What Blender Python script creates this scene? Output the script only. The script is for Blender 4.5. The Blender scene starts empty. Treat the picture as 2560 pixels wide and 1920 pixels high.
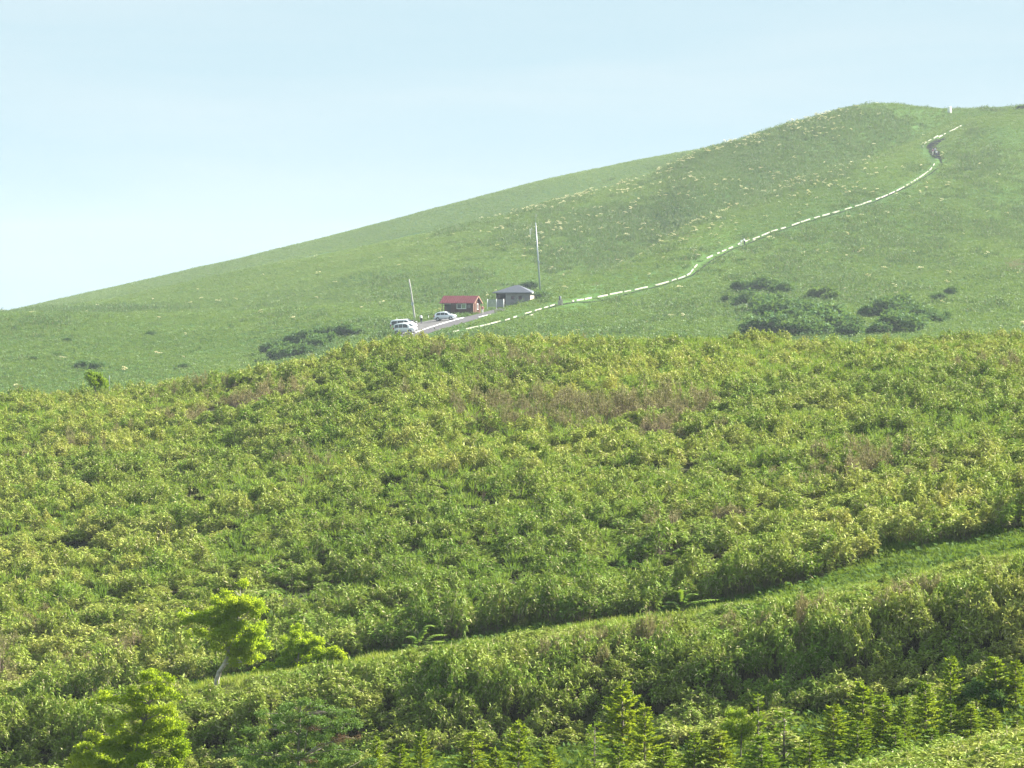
import bpy, bmesh, math, random
import numpy as np
from mathutils import Vector, Matrix, Euler
random.seed(7); rng = np.random.default_rng(7)
R = math.radians; PI = math.pi
scene = bpy.context.scene
COL = scene.collection

# ------------------------------------------------------------------ camera model
HFOV = R(14.0); W0, H0 = 2560.0, 1920.0
F = (W0/2)/math.tan(HFOV/2); HZ = 800.0
PITCH = math.atan((H0/2-HZ)/F); CP, SP = math.cos(PITCH), math.sin(PITCH)
def ray(px, py):
    u = (px-W0/2)/F; w = (H0/2-py)/F
    dy = CP+w*SP
    return u/dy, (-SP+w*CP)/dy            # x/y, z/y
def un(px, py, D):
    a, b = ray(px, py); return Vector((a*D, D, b*D))
def py_of(z_over_y):                      # inverse of ray() for the vertical
    z = z_over_y; w = (z*CP+SP)/(CP-z*SP); return H0/2-w*F
cam = bpy.data.cameras.new('camera'); camo = bpy.data.objects.new('camera', cam); COL.objects.link(camo)
cam.sensor_width = 36.0; cam.sensor_fit = 'HORIZONTAL'; cam.angle = HFOV
cam.clip_start = 1.0; cam.clip_end = 20000
camo.rotation_euler = (PI/2-PITCH, 0, 0); camo.location = (0, 0, 0)
scene.camera = camo

# ------------------------------------------------------------------ terrain from relief lines
# each line: list of (px, D, py): the ground passes there
L_A = [(-300,118,2260),(1000,118,2200),(1700,118,2090),(2000,118,2045),(2300,118,1985),(2560,118,1936),(2860,118,1893)]
L_B = [(-300,136,2060),(600,136,2045),(1000,136,2030),(1500,136,2005),(2000,136,1955),(2300,136,1900),(2560,136,1845),(2860,136,1800)]
L_C = [(-300,152,1965),(300,152,1955),(600,152,1935),(900,152,1900),(1300,152,1885),(1600,152,1855),(1900,152,1812),(2100,152,1778),(2300,152,1742),(2560,152,1680),(2860,152,1620)]
L_D = [(-300,155.6,1880),(0,155.6,1862),(300,155.6,1832),(600,155.6,1800),(900,155.6,1770),(1300,155.6,1730),(1700,155.6,1690),(2000,155.6,1645),(2300,155.6,1585),(2560,155.6,1535),(2860,155.6,1480)]
L_E = [(-300,172,1830),(0,172,1800),(300,172,1760),(560,172,1710),(900,172,1660),(1100,172,1626),(1400,172,1582),(1700,172,1546),(2000,172,1500),(2300,172,1445),(2560,172,1402),(2860,172,1365)]
L_F = [(-300,177,1845),(0,177,1822),(300,177,1784),(560,177,1734),(900,177,1684),(1400,177,1606),(1700,177,1568),(2000,177,1512),(2300,177,1432),(2560,177,1380),(2860,177,1335)]
L_G = [(-300,182,1825),(0,182,1796),(300,182,1757),(560,182,1707),(900,182,1657),(1400,182,1578),(1700,182,1538),(2000,182,1478),(2300,182,1398),(2560,182,1343),(2860,182,1300)]
L_K = [(-300,335,1054),(0,335,1034),(270,335,1009),(450,335,993),(600,335,971),(800,335,937),(900,335,913),(960,335,896),(1010,335,888),(1300,335,885),(1700,335,885),(2100,335,888),(2350,335,877),(2560,335,868),(2860,335,857)]
L_O = [(-300,610,1030),(0,610,1010),(400,610,985),(800,620,925),(950,640,885),(1000,650,868),(1100,650,858),(1300,640,852),(2560,615,850),(2860,612,845)]
L_P = [(-300,880,805),(0,860,790),(200,860,783),(400,860,790),(600,850,791),(800,810,776),(900,780,776),(1000,745,806),(1100,745,793),(1200,750,784),(1300,775,762),(1361,800,738),(1424,820,706),(1505,860,684),(1596,890,645),(1650,910,619),(1694,925,588),(1741,945,565),(1795,970,540),(1856,990,520),(2000,1030,462),(2210,1090,395),(2330,1140,345),(2400,1170,308),(2480,1190,288),(2560,1205,276),(2860,1215,266)]
L_H = [(-300,920,808),(0,900,795),(400,900,794),(600,895,792),(800,870,780),(900,845,776),(1000,830,780),(1100,830,774),(1200,835,766),(1300,850,750),(1361,870,742),(1424,890,722),(1505,915,698),(1596,940,655),(1650,960,625),(1694,970,592),(1741,985,566),(1795,1010,540),(1856,1040,512),(2000,1080,455),(2210,1130,388),(2330,1170,338),(2400,1195,300),(2560,1220,272),(2860,1230,262)]
L_R = [(-300,1050,800),(0,1050,787),(90,1050,776),(316,1060,744),(556,1080,699),(746,1090,652),(984,1110,602),(1273,1130,538),(1404,1140,499),(1487,1145,480),(1556,1150,461),(1607,1153,445),(1680,1157,415),(1760,1162,378),(1850,1170,355),(1950,1180,321),(2050,1190,291),(2130,1200,272),(2200,1210,263),(2280,1215,265),(2340,1222,274),(2400,1228,274),(2480,1234,269),(2560,1240,267),(2860,1245,266)]
L_S = [(-300,1500,850),(0,1500,785),(200,1500,739),(400,1500,695),(600,1500,650),(800,1500,601),(1000,1500,549),(1180,1500,501),(1325,1500,462),(1469,1500,430),(1614,1500,401),(1760,1500,377),(1900,1500,372),(2560,1500,372),(2860,1500,372)]
def line_at(L, px):
    a = np.array(L, float); p = np.clip(px, a[0,0], a[-1,0])
    return np.interp(p, a[:,0], a[:,1]), np.interp(p, a[:,0], a[:,2])
NS = 760
s_in = np.linspace(-0.150, 0.150, 600)
s_grid = np.concatenate([np.linspace(-0.34,-0.151,80), s_in, np.linspace(0.151,0.34,80)])
y_grid = np.unique(np.concatenate([np.linspace(4,100,40), np.linspace(100,360,330), np.linspace(360,600,60), np.linspace(600,1300,360), np.linspace(1300,1720,100), np.linspace(1720,3000,30)]))
px_of_s = s_grid*F*CP + W0/2
NS = len(s_grid); NY = len(y_grid)
def pz(L):
    D, py = line_at(L, px_of_s)
    w = (H0/2-py)/F
    return D, D*(-SP+w*CP)/(CP+w*SP)
def col(D, z):
    return np.full(NS, float(D)), np.full(NS, float(z)) if np.isscalar(z) else z
def sstep(a, b, x):
    t = np.clip((x-a)/(b-a), 0, 1); return t*t*(3-2*t)
knots = []
knots.append(col(2,-2.2)); knots.append(col(30,-6.0)); knots.append(col(62,-10.5)); knots.append(col(96,-14.2))
for L in (L_A, L_B, L_C, L_D, L_E, L_F, L_G): knots.append(pz(L))
Dg, zg = pz(L_G); Dk, zk = pz(L_K)
for D, f in ((206,.20),(245,.50),(288,.78),(315,.925)): knots.append(col(D, zg+(zk-zg)*f))
knots.append((Dk, zk)); knots.append(col(366, zk-1.7)); 
Do, zo = pz(L_O)
knots.append(col(450, np.minimum(zk-9, zo-5))); knots.append((Do, zo))
Dp, zp = pz(L_P)
knots.append(((Do+Dp)/2, zo+(zp-zo)*(0.53-0.20*sstep(1330,1460,px_of_s)))); knots.append((Dp, zp)); knots.append(pz(L_H))
Dr, zr = pz(L_R); Dh, zh = knots[-1]
knots.append(((Dh+Dr)/2, zh+(zr-zh)*0.55)); knots.append((Dr, zr)); knots.append((Dr+70, zr-4))
Ds, zs = pz(L_S)
knots.append((Ds, zs)); knots.append(col(1640, zs-7)); knots.append(col(2200, zs*0.3-30)); knots.append(col(3100, -70))
KD = np.array([k[0] for k in knots]).T; KZ = np.array([k[1] for k in knots]).T
def smooth_cols(a, w):
    k = np.hanning(2*w+3)[1:-1]; k /= k.sum()
    b = np.pad(a, ((w,w),(0,0)), mode='edge')
    return np.stack([np.convolve(b[:,j], k, 'valid') for j in range(a.shape[1])], 1)
KD = smooth_cols(KD, 9); KZ = smooth_cols(KZ, 9)
def pchip_col(x, z, q):
    h = np.diff(x); d = np.diff(z)/h
    m = np.zeros_like(z); m[0] = d[0]; m[-1] = d[-1]
    same = d[:-1]*d[1:] > 0
    w1 = 2*h[1:]+h[:-1]; w2 = h[1:]+2*h[:-1]
    with np.errstate(divide='ignore', invalid='ignore'):
        mm = (w1+w2)/(w1/d[:-1]+w2/d[1:])
    m[1:-1] = np.where(same, mm, 0.0)
    i = np.clip(np.searchsorted(x, q)-1, 0, len(h)-1)
    t = (q-x[i])/h[i]; t = np.clip(t, 0, 1)
    t2 = t*t; t3 = t2*t
    return (2*t3-3*t2+1)*z[i]+(t3-2*t2+t)*h[i]*m[i]+(-2*t3+3*t2)*z[i+1]+(t3-t2)*h[i]*m[i+1]
Z = np.stack([pchip_col(KD[c], KZ[c], y_grid) for c in range(NS)], 0)     # [NS, NY]

# value noise in world xy
_perm = rng.random((256,256))
def vnoise(x, y, sc, seed=0):
    x = np.asarray(x)/sc+seed*17.3+500; y = np.asarray(y)/sc+seed*9.7+500
    xi = np.floor(x).astype(int); yi = np.floor(y).astype(int); fx = x-xi; fy = y-yi
    fx = fx*fx*(3-2*fx); fy = fy*fy*(3-2*fy)
    g = lambda a,b: _perm[a%256, b%256]
    return (g(xi,yi)*(1-fx)+g(xi+1,yi)*fx)*(1-fy)+(g(xi,yi+1)*(1-fx)+g(xi+1,yi+1)*fx)*fy
XX = s_grid[:,None]*y_grid[None,:]; YY = np.broadcast_to(y_grid[None,:], XX.shape)
PXX = px_of_s[:,None]+0*YY
flat = sstep(930,975,PXX)*(1-sstep(1290,1350,PXX))*sstep(670,690,YY)*(1-sstep(775,800,YY))   # built shelf: no bumps
near = sstep(182,200,YY)*(1-sstep(355,380,YY))
far = sstep(600,660,YY)
bump = near*((vnoise(XX,YY,9,1)-.5)*1.0+(vnoise(XX,YY,4,2)-.5)*0.5)*0.55
_py0=py_of(Z/YY); _tr=np.array([(1132,831),(1234,808),(1333,779),(1440,752),(1585,726),(1702,695),(1741,665),(1802,631),(1890,596),(2014,552),(2139,516),(2243,477),(2326,425),(2345,390),(2339,344),(2407,313)],float)
tmask=1-np.exp(-((_py0-np.interp(PXX,_tr[:,0],_tr[:,1]))/np.where(_py0>np.interp(PXX,_tr[:,0],_tr[:,1]),80,28))**2)*((PXX>1100)&(PXX<2430))
bump += far*(1-flat)*tmask*((vnoise(XX,YY*0.6,38,3)-.5)*1.6+(vnoise(XX,YY*.6,15,4)-.5)*0.8+(vnoise(XX,YY*.7,6,5)-.5)*.35)*(1-sstep(1280,1400,YY)*.75)
bump += (1-near)*(1-far)*(vnoise(XX,YY,3,6)-.5)*0.25*sstep(100,140,YY)
Z = Z+bump
def tz(x, y):
    x = np.asarray(x, float); y = np.asarray(y, float)
    s = np.clip(x/y, s_grid[0], s_grid[-1]-1e-9); yy = np.clip(y, y_grid[0], y_grid[-1]-1e-6)
    i = np.clip(np.searchsorted(s_grid, s, 'right')-1, 0, NS-2); j = np.clip(np.searchsorted(y_grid, yy, 'right')-1, 0, NY-2)
    fs = (s-s_grid[i])/(s_grid[i+1]-s_grid[i]); fy = (yy-y_grid[j])/(y_grid[j+1]-y_grid[j])
    return (Z[i,j]*(1-fs)+Z[i+1,j]*fs)*(1-fy)+(Z[i,j+1]*(1-fs)+Z[i+1,j+1]*fs)*fy
_PYG = py_of(Z/YY)                                   # projected row of every ground vertex
def hit(px, py, dmin=600):                           # first ground point on this sight line beyond dmin
    a, b = ray(px, py)
    ys = np.arange(dmin, 1650, 0.25)
    g = tz(a*ys, ys)-b*ys
    k = np.argmax(g >= 0)
    if g[k] < 0: k = int(np.argmax(g))
    y = ys[k]; return Vector((a*y, y, float(tz(a*y, y))))
def ground(px, D):
    a, _ = ray(px, HZ); return Vector((a*D, D, float(tz(a*D, D))))

# ------------------------------------------------------------------ materials
def new_mat(name):
    m = bpy.data.materials.new(name); m.use_nodes = True
    nt = m.node_tree; nt.nodes.clear(); out = nt.nodes.new('ShaderNodeOutputMaterial'); return m, nt, out
def N(nt, t, **kw):
    n = nt.nodes.new(t)
    for k, v in kw.items():
        if k in n.inputs.keys() if hasattr(n.inputs,'keys') else False: n.inputs[k].default_value = v
        else: setattr(n, k, v)
    return n
def paint(name, c, rough=.6, metal=0.0, var=.12, scale=3.0, spec=.4):
    m, nt, out = new_mat(name); L = nt.links
    p = nt.nodes.new('ShaderNodeBsdfPrincipled'); p.inputs['Roughness'].default_value = rough; p.inputs['Metallic'].default_value = metal
    p.inputs['Specular IOR Level'].default_value = spec
    tc = nt.nodes.new('ShaderNodeTexCoord'); no = nt.nodes.new('ShaderNodeTexNoise'); no.inputs['Scale'].default_value = scale; no.inputs['Detail'].default_value = 5
    L.new(tc.outputs['Object'], no.inputs['Vector'])
    mr = nt.nodes.new('ShaderNodeMapRange'); mr.inputs['From Min'].default_value=.3; mr.inputs['From Max'].default_value=.7
    mr.inputs['To Min'].default_value = 1-var; mr.inputs['To Max'].default_value = 1+var
    L.new(no.outputs['Fac'], mr.inputs['Value'])
    mx = nt.nodes.new('ShaderNodeMix'); mx.data_type='RGBA'; mx.blend_type='MULTIPLY'; mx.inputs['Factor'].default_value=1
    mx.inputs['A'].default_value=(*c,1); cb = nt.nodes.new('ShaderNodeCombineColor')
    for k in range(3): L.new(mr.outputs[0], cb.inputs[k])
    L.new(cb.outputs[0], mx.inputs['B']); L.new(mx.outputs['Result'], p.inputs['Base Color']); L.new(p.outputs[0], out.inputs[0])
    return m
def mixc(nt, a, b, fac, clamp=True):
    mx = nt.nodes.new('ShaderNodeMix'); mx.data_type='RGBA'
    for s, v in (('A',a),('B',b)):
        if isinstance(v, tuple): mx.inputs[s].default_value = (*v,1)
        else: nt.links.new(v, mx.inputs[s])
    if isinstance(fac,(int,float)): mx.inputs['Factor'].default_value = fac
    else: nt.links.new(fac, mx.inputs['Factor'])
    return mx.outputs['Result']
def wnoise(nt, scale, lo=.35, hi=.65, detail=3, stretch=None, off=0):
    g = nt.nodes.new('ShaderNodeNewGeometry'); mp = nt.nodes.new('ShaderNodeMapping'); nt.links.new(g.outputs['Position'], mp.inputs['Vector'])
    mp.inputs['Location'].default_value = (off,off*.7,off*.3)
    if stretch: mp.inputs['Scale'].default_value = stretch
    no = nt.nodes.new('ShaderNodeTexNoise'); no.inputs['Scale'].default_value = scale; no.inputs['Detail'].default_value = detail
    nt.links.new(mp.outputs[0], no.inputs['Vector'])
    mr = nt.nodes.new('ShaderNodeMapRange'); mr.inputs['From Min'].default_value = lo; mr.inputs['From Max'].default_value = hi
    nt.links.new(no.outputs['Fac'], mr.inputs['Value']); return mr.outputs[0]
def math2(nt, op, a, b, clamp=False):
    n = nt.nodes.new('ShaderNodeMath'); n.operation = op; n.use_clamp = clamp
    for i, v in enumerate((a,b)):
        if isinstance(v,(int,float)): n.inputs[i].default_value = v
        else: nt.links.new(v, n.inputs[i])
    return n.outputs[0]
def attr(nt, name, typ='GEOMETRY'):
    a = nt.nodes.new('ShaderNodeAttribute'); a.attribute_name = name; a.attribute_type = typ; return a.outputs['Fac']
def leaf_mat(name, cols, straw=None, straw_at=.9, patch=.07, trans=.35, rough=.42, spec=.5, patch_stretch=(1,.5,1), tcol=1.35, patchw=.55):
    """cols = (deep green, bright green, yellowish green)"""
    m, nt, out = new_mat(name); L = nt.links
    r = attr(nt, 'r')
    n1 = wnoise(nt, patch, .36, .64, 3, patch_stretch)
    n2 = wnoise(nt, .35, .3, .7, 2, None, 31)
    f = math2(nt, 'ADD', math2(nt,'MULTIPLY', n1, patchw), math2(nt,'MULTIPLY', r, .45), True)
    c = mixc(nt, cols[0], cols[1], f)
    g = math2(nt, 'MULTIPLY', n2, math2(nt,'ADD', math2(nt,'MULTIPLY', n1, .6), .35), True)
    c = mixc(nt, c, cols[2], g)
    if straw:
        st = math2(nt, 'GREATER_THAN', r, straw_at); c = mixc(nt, c, straw, math2(nt,'MULTIPLY', st, .85))
    p = nt.nodes.new('ShaderNodeBsdfPrincipled'); p.inputs['Roughness'].default_value = rough; p.inputs['Specular IOR Level'].default_value = spec
    L.new(c, p.inputs['Base Color'])
    t = nt.nodes.new('ShaderNodeBsdfTranslucent')
    tc = mixc(nt, c, (tcol*.30, tcol*.36, .04), .25); L.new(tc, t.inputs['Color'])
    ms = nt.nodes.new('ShaderNodeMixShader'); ms.inputs[0].default_value = trans
    L.new(p.outputs[0], ms.inputs[1]); L.new(t.outputs[0], ms.inputs[2]); L.new(ms.outputs[0], out.inputs[0])
    return m
M = {}
M['bamboo'] = leaf_mat('bamboo_leaf', ((.100,.205,.020),(.265,.385,.048),(.440,.425,.105)), straw=(.48,.43,.25), straw_at=.90, patch=.055, trans=.18, spec=.10, rough=.6)
M['bamboo_dry'] = leaf_mat('bamboo_leaf_dry', ((.15,.165,.050),(.22,.205,.085),(.28,.225,.12)), straw=(.46,.38,.24), straw_at=.86, patch=.08, trans=.22, spec=.1, rough=.6)
M['culm'] = paint('bamboo_culm', (.16,.125,.07), .7, var=.3)
M['culm_dry'] = paint('bamboo_culm_dry', (.22,.16,.11), .8, var=.3)
M['grass'] = leaf_mat('grass_blade', ((.055,.145,.010),(.105,.225,.018),(.170,.230,.035)), straw=(.3,.28,.14), straw_at=.98, patch=.12, trans=.45, rough=.6, spec=.2)
M['meadow'] = leaf_mat('meadow_blade', ((.044,.120,.017),(.082,.180,.024),(.130,.195,.036)), straw=(.20,.2,.09), straw_at=.98, patch=.018, trans=.3, rough=.6, spec=.25, patch_stretch=(1,.35,1), patchw=.75)
M['herb'] = leaf_mat('herb_leaf', ((.034,.105,.020),(.058,.150,.024),(.09,.165,.034)), straw=(.16,.13,.06), straw_at=.93, patch=.03, trans=.25, rough=.6, spec=.25)
M['tan'] = leaf_mat('tan_grass', ((.16,.12,.07),(.20,.16,.085),(.22,.19,.1)), patch=.05, trans=.2, rough=.7, spec=.2)
M['flower'] = leaf_mat('cream_petals', ((.62,.58,.34),(.70,.66,.42),(.66,.56,.30)), patch=.05, trans=.2, rough=.7, spec=.2, tcol=1.6)
M['shrub'] = leaf_mat('shrub_leaf', ((.030,.105,.026),(.055,.16,.034),(.08,.17,.04)), patch=.25, trans=.3, rough=.6, spec=.12)
M['shrub_light'] = leaf_mat('shrub_leaf_light', ((.04,.11,.024),(.065,.16,.028),(.09,.17,.034)), patch=.25, trans=.35, rough=.6, spec=.12)
M['alder'] = leaf_mat('alder_leaf', ((.17,.29,.010),(.28,.40,.018),(.36,.42,.03)), patch=.5, trans=.6, rough=.6, spec=.1, tcol=2.6)
M['pinnate'] = leaf_mat('fern_leaf', ((.11,.22,.02),(.17,.29,.03),(.22,.30,.04)), patch=.5, trans=.3, rough=.6, spec=.1)
M['yellow'] = leaf_mat('birch_leaf', ((.14,.25,.008),(.24,.34,.014),(.31,.36,.026)), patch=.6, trans=.6, rough=.6, spec=.1, tcol=2.4)
M['spruce'] = leaf_mat('sapling_needles', ((.15,.26,.008),(.28,.39,.014),(.38,.42,.024)), patch=.5, trans=.4, rough=.6, spec=.15, tcol=1.8)
M['spruce_dark'] = leaf_mat('sapling_needles_dark', ((.11,.23,.008),(.22,.35,.012),(.31,.38,.022)), patch=.5, trans=.35, rough=.6, spec=.15, tcol=1.6)
M['fir'] = leaf_mat('fir_needles', ((.045,.12,.018),(.095,.20,.028),(.16,.26,.04)), patch=.6, trans=.25, rough=.6, spec=.15)
M['dead'] = leaf_mat('dead_needles', ((.10,.055,.03),(.15,.085,.04),(.18,.11,.055)), patch=.5, trans=.15, rough=.8, spec=.1, tcol=.4)
M['bark'] = paint('grey_bark', (.20,.17,.14), .85, var=.4, scale=9)
M['bark_pale'] = paint('pale_bark', (.42,.38,.33), .8, var=.45, scale=7)
M['white'] = paint('white_paint', (.80,.80,.77), .5, var=.07)
M['whitecar'] = paint('car_white', (.80,.81,.82), .25, var=.02, spec=.6)
M['silver'] = paint('car_silver', (.70,.73,.77), .28, metal=.15, var=.02, spec=.6)
M['glass'] = paint('window_glass', (.02,.025,.03), .08, var=.05, spec=.6)
M['rubber'] = paint('rubber', (.02,.02,.02), .8)
M['black'] = paint('black_plastic', (.025,.025,.028), .5)
M['alloy'] = paint('alloy', (.5,.5,.52), .35, metal=.6)
M['lamp'] = paint('lamp_lens', (.75,.75,.72), .15, var=.02)
M['redlamp'] = paint('red_lens', (.35,.02,.02), .2)
M['asphalt'] = paint('asphalt', (.105,.100,.106), .95, var=.14, scale=1.3, spec=.05)
M['gravel'] = paint('gravel', (.14,.135,.135), .95, var=.35, scale=2.5, spec=.05)
M['trail'] = paint('trail_soil', (.018,.019,.022), 1.0, var=.3, scale=1.0, spec=0.0)
M['line'] = paint('road_paint', (.78,.78,.76), .7, var=.15, scale=1.0)
M['kerb'] = paint('kerb_white', (.40,.39,.31), .8, var=.12, scale=2)
M['cabin'] = paint('cabin_boards', (.065,.025,.021), .9, var=.25, scale=4, spec=.1)
M['cabin_trim'] = paint('cabin_trim', (.26,.14,.09), .7, var=.15)
M['redroof'] = paint('red_metal_roof', (.15,.018,.028), .7, var=.10, scale=1)
M['slate'] = paint('slate_roof', (.085,.095,.12), .6, var=.12, scale=2)
M['block'] = paint('block_wall', (.27,.25,.26), .9, var=.10, scale=3)
M['dark'] = paint('recess_shade', (.02,.018,.018), .9)  # near-black standing in for shade inside the porch recesses
M['galv'] = paint('galvanised_pole', (.36,.40,.44), .45, metal=.2, var=.08)
M['concrete'] = paint('concrete_pole', (.42,.40,.37), .85, var=.12)
M['fencegrey'] = paint('fence_mesh', (.30,.32,.33), .7, var=.1)
M['rust'] = paint('red_brown_wood', (.22,.09,.06), .8)
M['skin'] = paint('skin', (.55,.36,.27), .6, var=.05)
M['hair'] = paint('dark_hair', (.02,.016,.014), .6)
M['shirt_white'] = paint('white_cotton', (.78,.78,.78), .85, var=.05)
M['shirt_red'] = paint('rose_cotton', (.52,.16,.18), .85, var=.1)
M['shirt_purple'] = paint('mauve_cotton', (.30,.12,.2), .85, var=.1)
M['trousers'] = paint('dark_trousers', (.04,.045,.07), .9)
M['trousers_pale'] = paint('pale_trousers', (.62,.58,.54), .9)
M['shirt_grey'] = paint('grey_blue_cotton', (.42,.47,.55), .85)

# ------------------------------------------------------------------ mesh helpers
def basis(d):
    d = Vector(d).normalized(); up = Vector((0,0,1)) if abs(d.z) < .95 else Vector((1,0,0))
    a = d.cross(up).normalized(); return a, d.cross(a).normalized()
class MB:
    def __init__(s): s.v=[]; s.f=[]; s.m=[]
    def add(s, vs, fs, mi=0):
        o=len(s.v); s.v += [tuple(v) for v in vs]; s.f += [tuple(i+o for i in f) for f in fs]; s.m += [mi]*len(fs); return s
    def box(s, x0,x1,y0,y1,z0,z1, mi=0, T=None):
        vs=[Vector((x,y,z)) for x in (x0,x1) for y in (y0,y1) for z in (z0,z1)]
        if T: vs=[T@v for v in vs]
        return s.add(vs, [(0,1,3,2),(4,6,7,5),(0,4,5,1),(2,3,7,6),(0,2,6,4),(1,5,7,3)], mi)
    def tube(s, path, rad, n=6, mi=0, cap=True):
        path=[Vector(p) for p in path]
        if isinstance(rad,(int,float)): rad=[rad]*len(path)
        vs=[]; fs=[]; a=None
        for i,p in enumerate(path):
            d=(path[min(i+1,len(path)-1)]-path[max(i-1,0)])
            if a is None: a,b=basis(d)
            else:
                d.normalize(); a=(a-d*a.dot(d)).normalized(); b=d.cross(a)
            for k in range(n):
                t=2*PI*k/n; vs.append(p+(a*math.cos(t)+b*math.sin(t))*rad[i])
        for i in range(len(path)-1):
            for k in range(n): fs.append((i*n+k,i*n+(k+1)%n,(i+1)*n+(k+1)%n,(i+1)*n+k))
        if cap: fs.append(tuple(range(n))[::-1]); fs.append(tuple(range((len(path)-1)*n,len(path)*n)))
        return s.add(vs,fs,mi)
    def blob(s, c, r, nu=10, nv=7, mi=0):
        c=Vector(c); r=Vector(r) if not isinstance(r,(int,float)) else Vector((r,r,r)); vs=[c+Vector((0,0,-r.z))]; fs=[]
        for j in range(1,nv):
            ph=-PI/2+PI*j/nv
            for k in range(nu):
                t=2*PI*k/nu; vs.append(c+Vector((r.x*math.cos(ph)*math.cos(t), r.y*math.cos(ph)*math.sin(t), r.z*math.sin(ph))))
        vs.append(c+Vector((0,0,r.z)))
        for k in range(nu):
            fs.append((0,1+(k+1)%nu,1+k)); top=len(vs)-1; b=1+(nv-2)*nu; fs.append((b+k,b+(k+1)%nu,top))
        for j in range(nv-2):
            for k in range(nu): a=1+j*nu; fs.append((a+k,a+(k+1)%nu,a+nu+(k+1)%nu,a+nu+k))
        return s.add(vs,fs,mi)
    def mesh(s, name, mats, smooth=False):
        me=bpy.data.meshes.new(name); me.from_pydata(s.v,[],s.f)
        for m in (mats if isinstance(mats,(list,tuple)) else [mats]): me.materials.append(m)
        me.polygons.foreach_set('material_index', s.m)
        if smooth: me.polygons.foreach_set('use_smooth',[True]*len(s.f))
        me.update(); return me
    def build(s, name, mats, parent=None, smooth=False, bevel=0):
        o=bpy.data.objects.new(name, s.mesh(name,mats,smooth)); COL.objects.link(o)
        if parent: o.parent=parent
        if bevel:
            b=o.modifiers.new('bevel','BEVEL'); b.width=bevel; b.segments=2; b.limit_method='ANGLE'
        return o
def empty(name, loc=(0,0,0), rz=0):
    o=bpy.data.objects.new(name,None); COL.objects.link(o); o.location=loc; o.rotation_euler=(0,0,rz); o.empty_display_size=.2; return o
def tag(o, label=None, cat=None, group=None, kind=None):
    if label: o['label']=label
    if cat: o['category']=cat
    if group: o['group']=group
    if kind: o['kind']=kind
    return o
def copy_tree(o, parent=None):
    c=o.copy(); COL.objects.link(c); c.parent=parent
    for ch in list(o.children): copy_tree(ch,c)
    return c
def np_mesh(name, verts, quads, mats, midx=None, r=None):
    me=bpy.data.meshes.new(name); nv=len(verts); nf=len(quads)
    me.vertices.add(nv); me.vertices.foreach_set('co', np.asarray(verts,np.float32).ravel())
    me.loops.add(nf*4); me.loops.foreach_set('vertex_index', np.asarray(quads,np.int32).ravel())
    me.polygons.add(nf); me.polygons.foreach_set('loop_start', np.arange(nf,dtype=np.int32)*4)
    for m in (mats if isinstance(mats,(list,tuple)) else [mats]): me.materials.append(m)
    if midx is not None: me.polygons.foreach_set('material_index', np.asarray(midx,np.int32))
    if r is not None:
        a=me.attributes.new('r','FLOAT','FACE'); a.data.foreach_set('value', np.asarray(r,np.float32))
    me.update(calc_edges=True); me.validate(); return me
def leaves(base, dirs, length, width, droop=0.2, roll=None):
    """pointed leaf quads: arrays base[n,3], dirs[n,3]"""
    n=len(base); d=dirs/np.linalg.norm(dirs,axis=1,keepdims=True)
    rnd=rng.normal(size=(n,3)) if roll is None else roll
    side=np.cross(d, rnd); side/=np.linalg.norm(side,axis=1,keepdims=True)+1e-9
    length=np.broadcast_to(length,(n,))[:,None]; width=np.broadcast_to(width,(n,))[:,None]
    mid=base+d*length*.45; tip=base+d*length; tip[:,2]-=(droop*length[:,0]); 
    v=np.stack([base, mid+side*width*.5, tip, mid-side*width*.5],1).reshape(-1,3)
    q=np.arange(n*4).reshape(n,4); return v,q
class LB:                                  # collects leaf quads
    def __init__(s): s.v=[]; s.q=[]; s.m=[]; s.r=[]; s.n=0
    def add(s, v, q, mi=0, r=None):
        s.v.append(v); s.q.append(q+s.n); s.n+=len(v); s.m.append(np.full(len(q),mi)); s.r.append(rng.random(len(q)) if r is None else r)
    def stem(s, p0, p1, w, mi):            # a thin 3-sided stem as three quads
        p0=np.array(p0,float); p1=np.array(p1,float); d=p1-p0; a=np.cross(d,[.3,.9,.1]); a/=np.linalg.norm(a)+1e-9; b=np.cross(d,a); b/=np.linalg.norm(b)+1e-9
        ring=[a, -.5*a+.87*b, -.5*a-.87*b]; v=[]; q=[]
        for k in range(3):
            e,f=ring[k],ring[(k+1)%3]; o=len(v); v+=[p0+e*w,p0+f*w,p1+f*w*.6,p1+e*w*.6]; q.append([o,o+1,o+2,o+3])
        s.add(np.array(v),np.array(q),mi)
    def mesh(s,name,mats): return np_mesh(name,np.concatenate(s.v),np.concatenate(s.q),mats,np.concatenate(s.m),np.concatenate(s.r))

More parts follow.
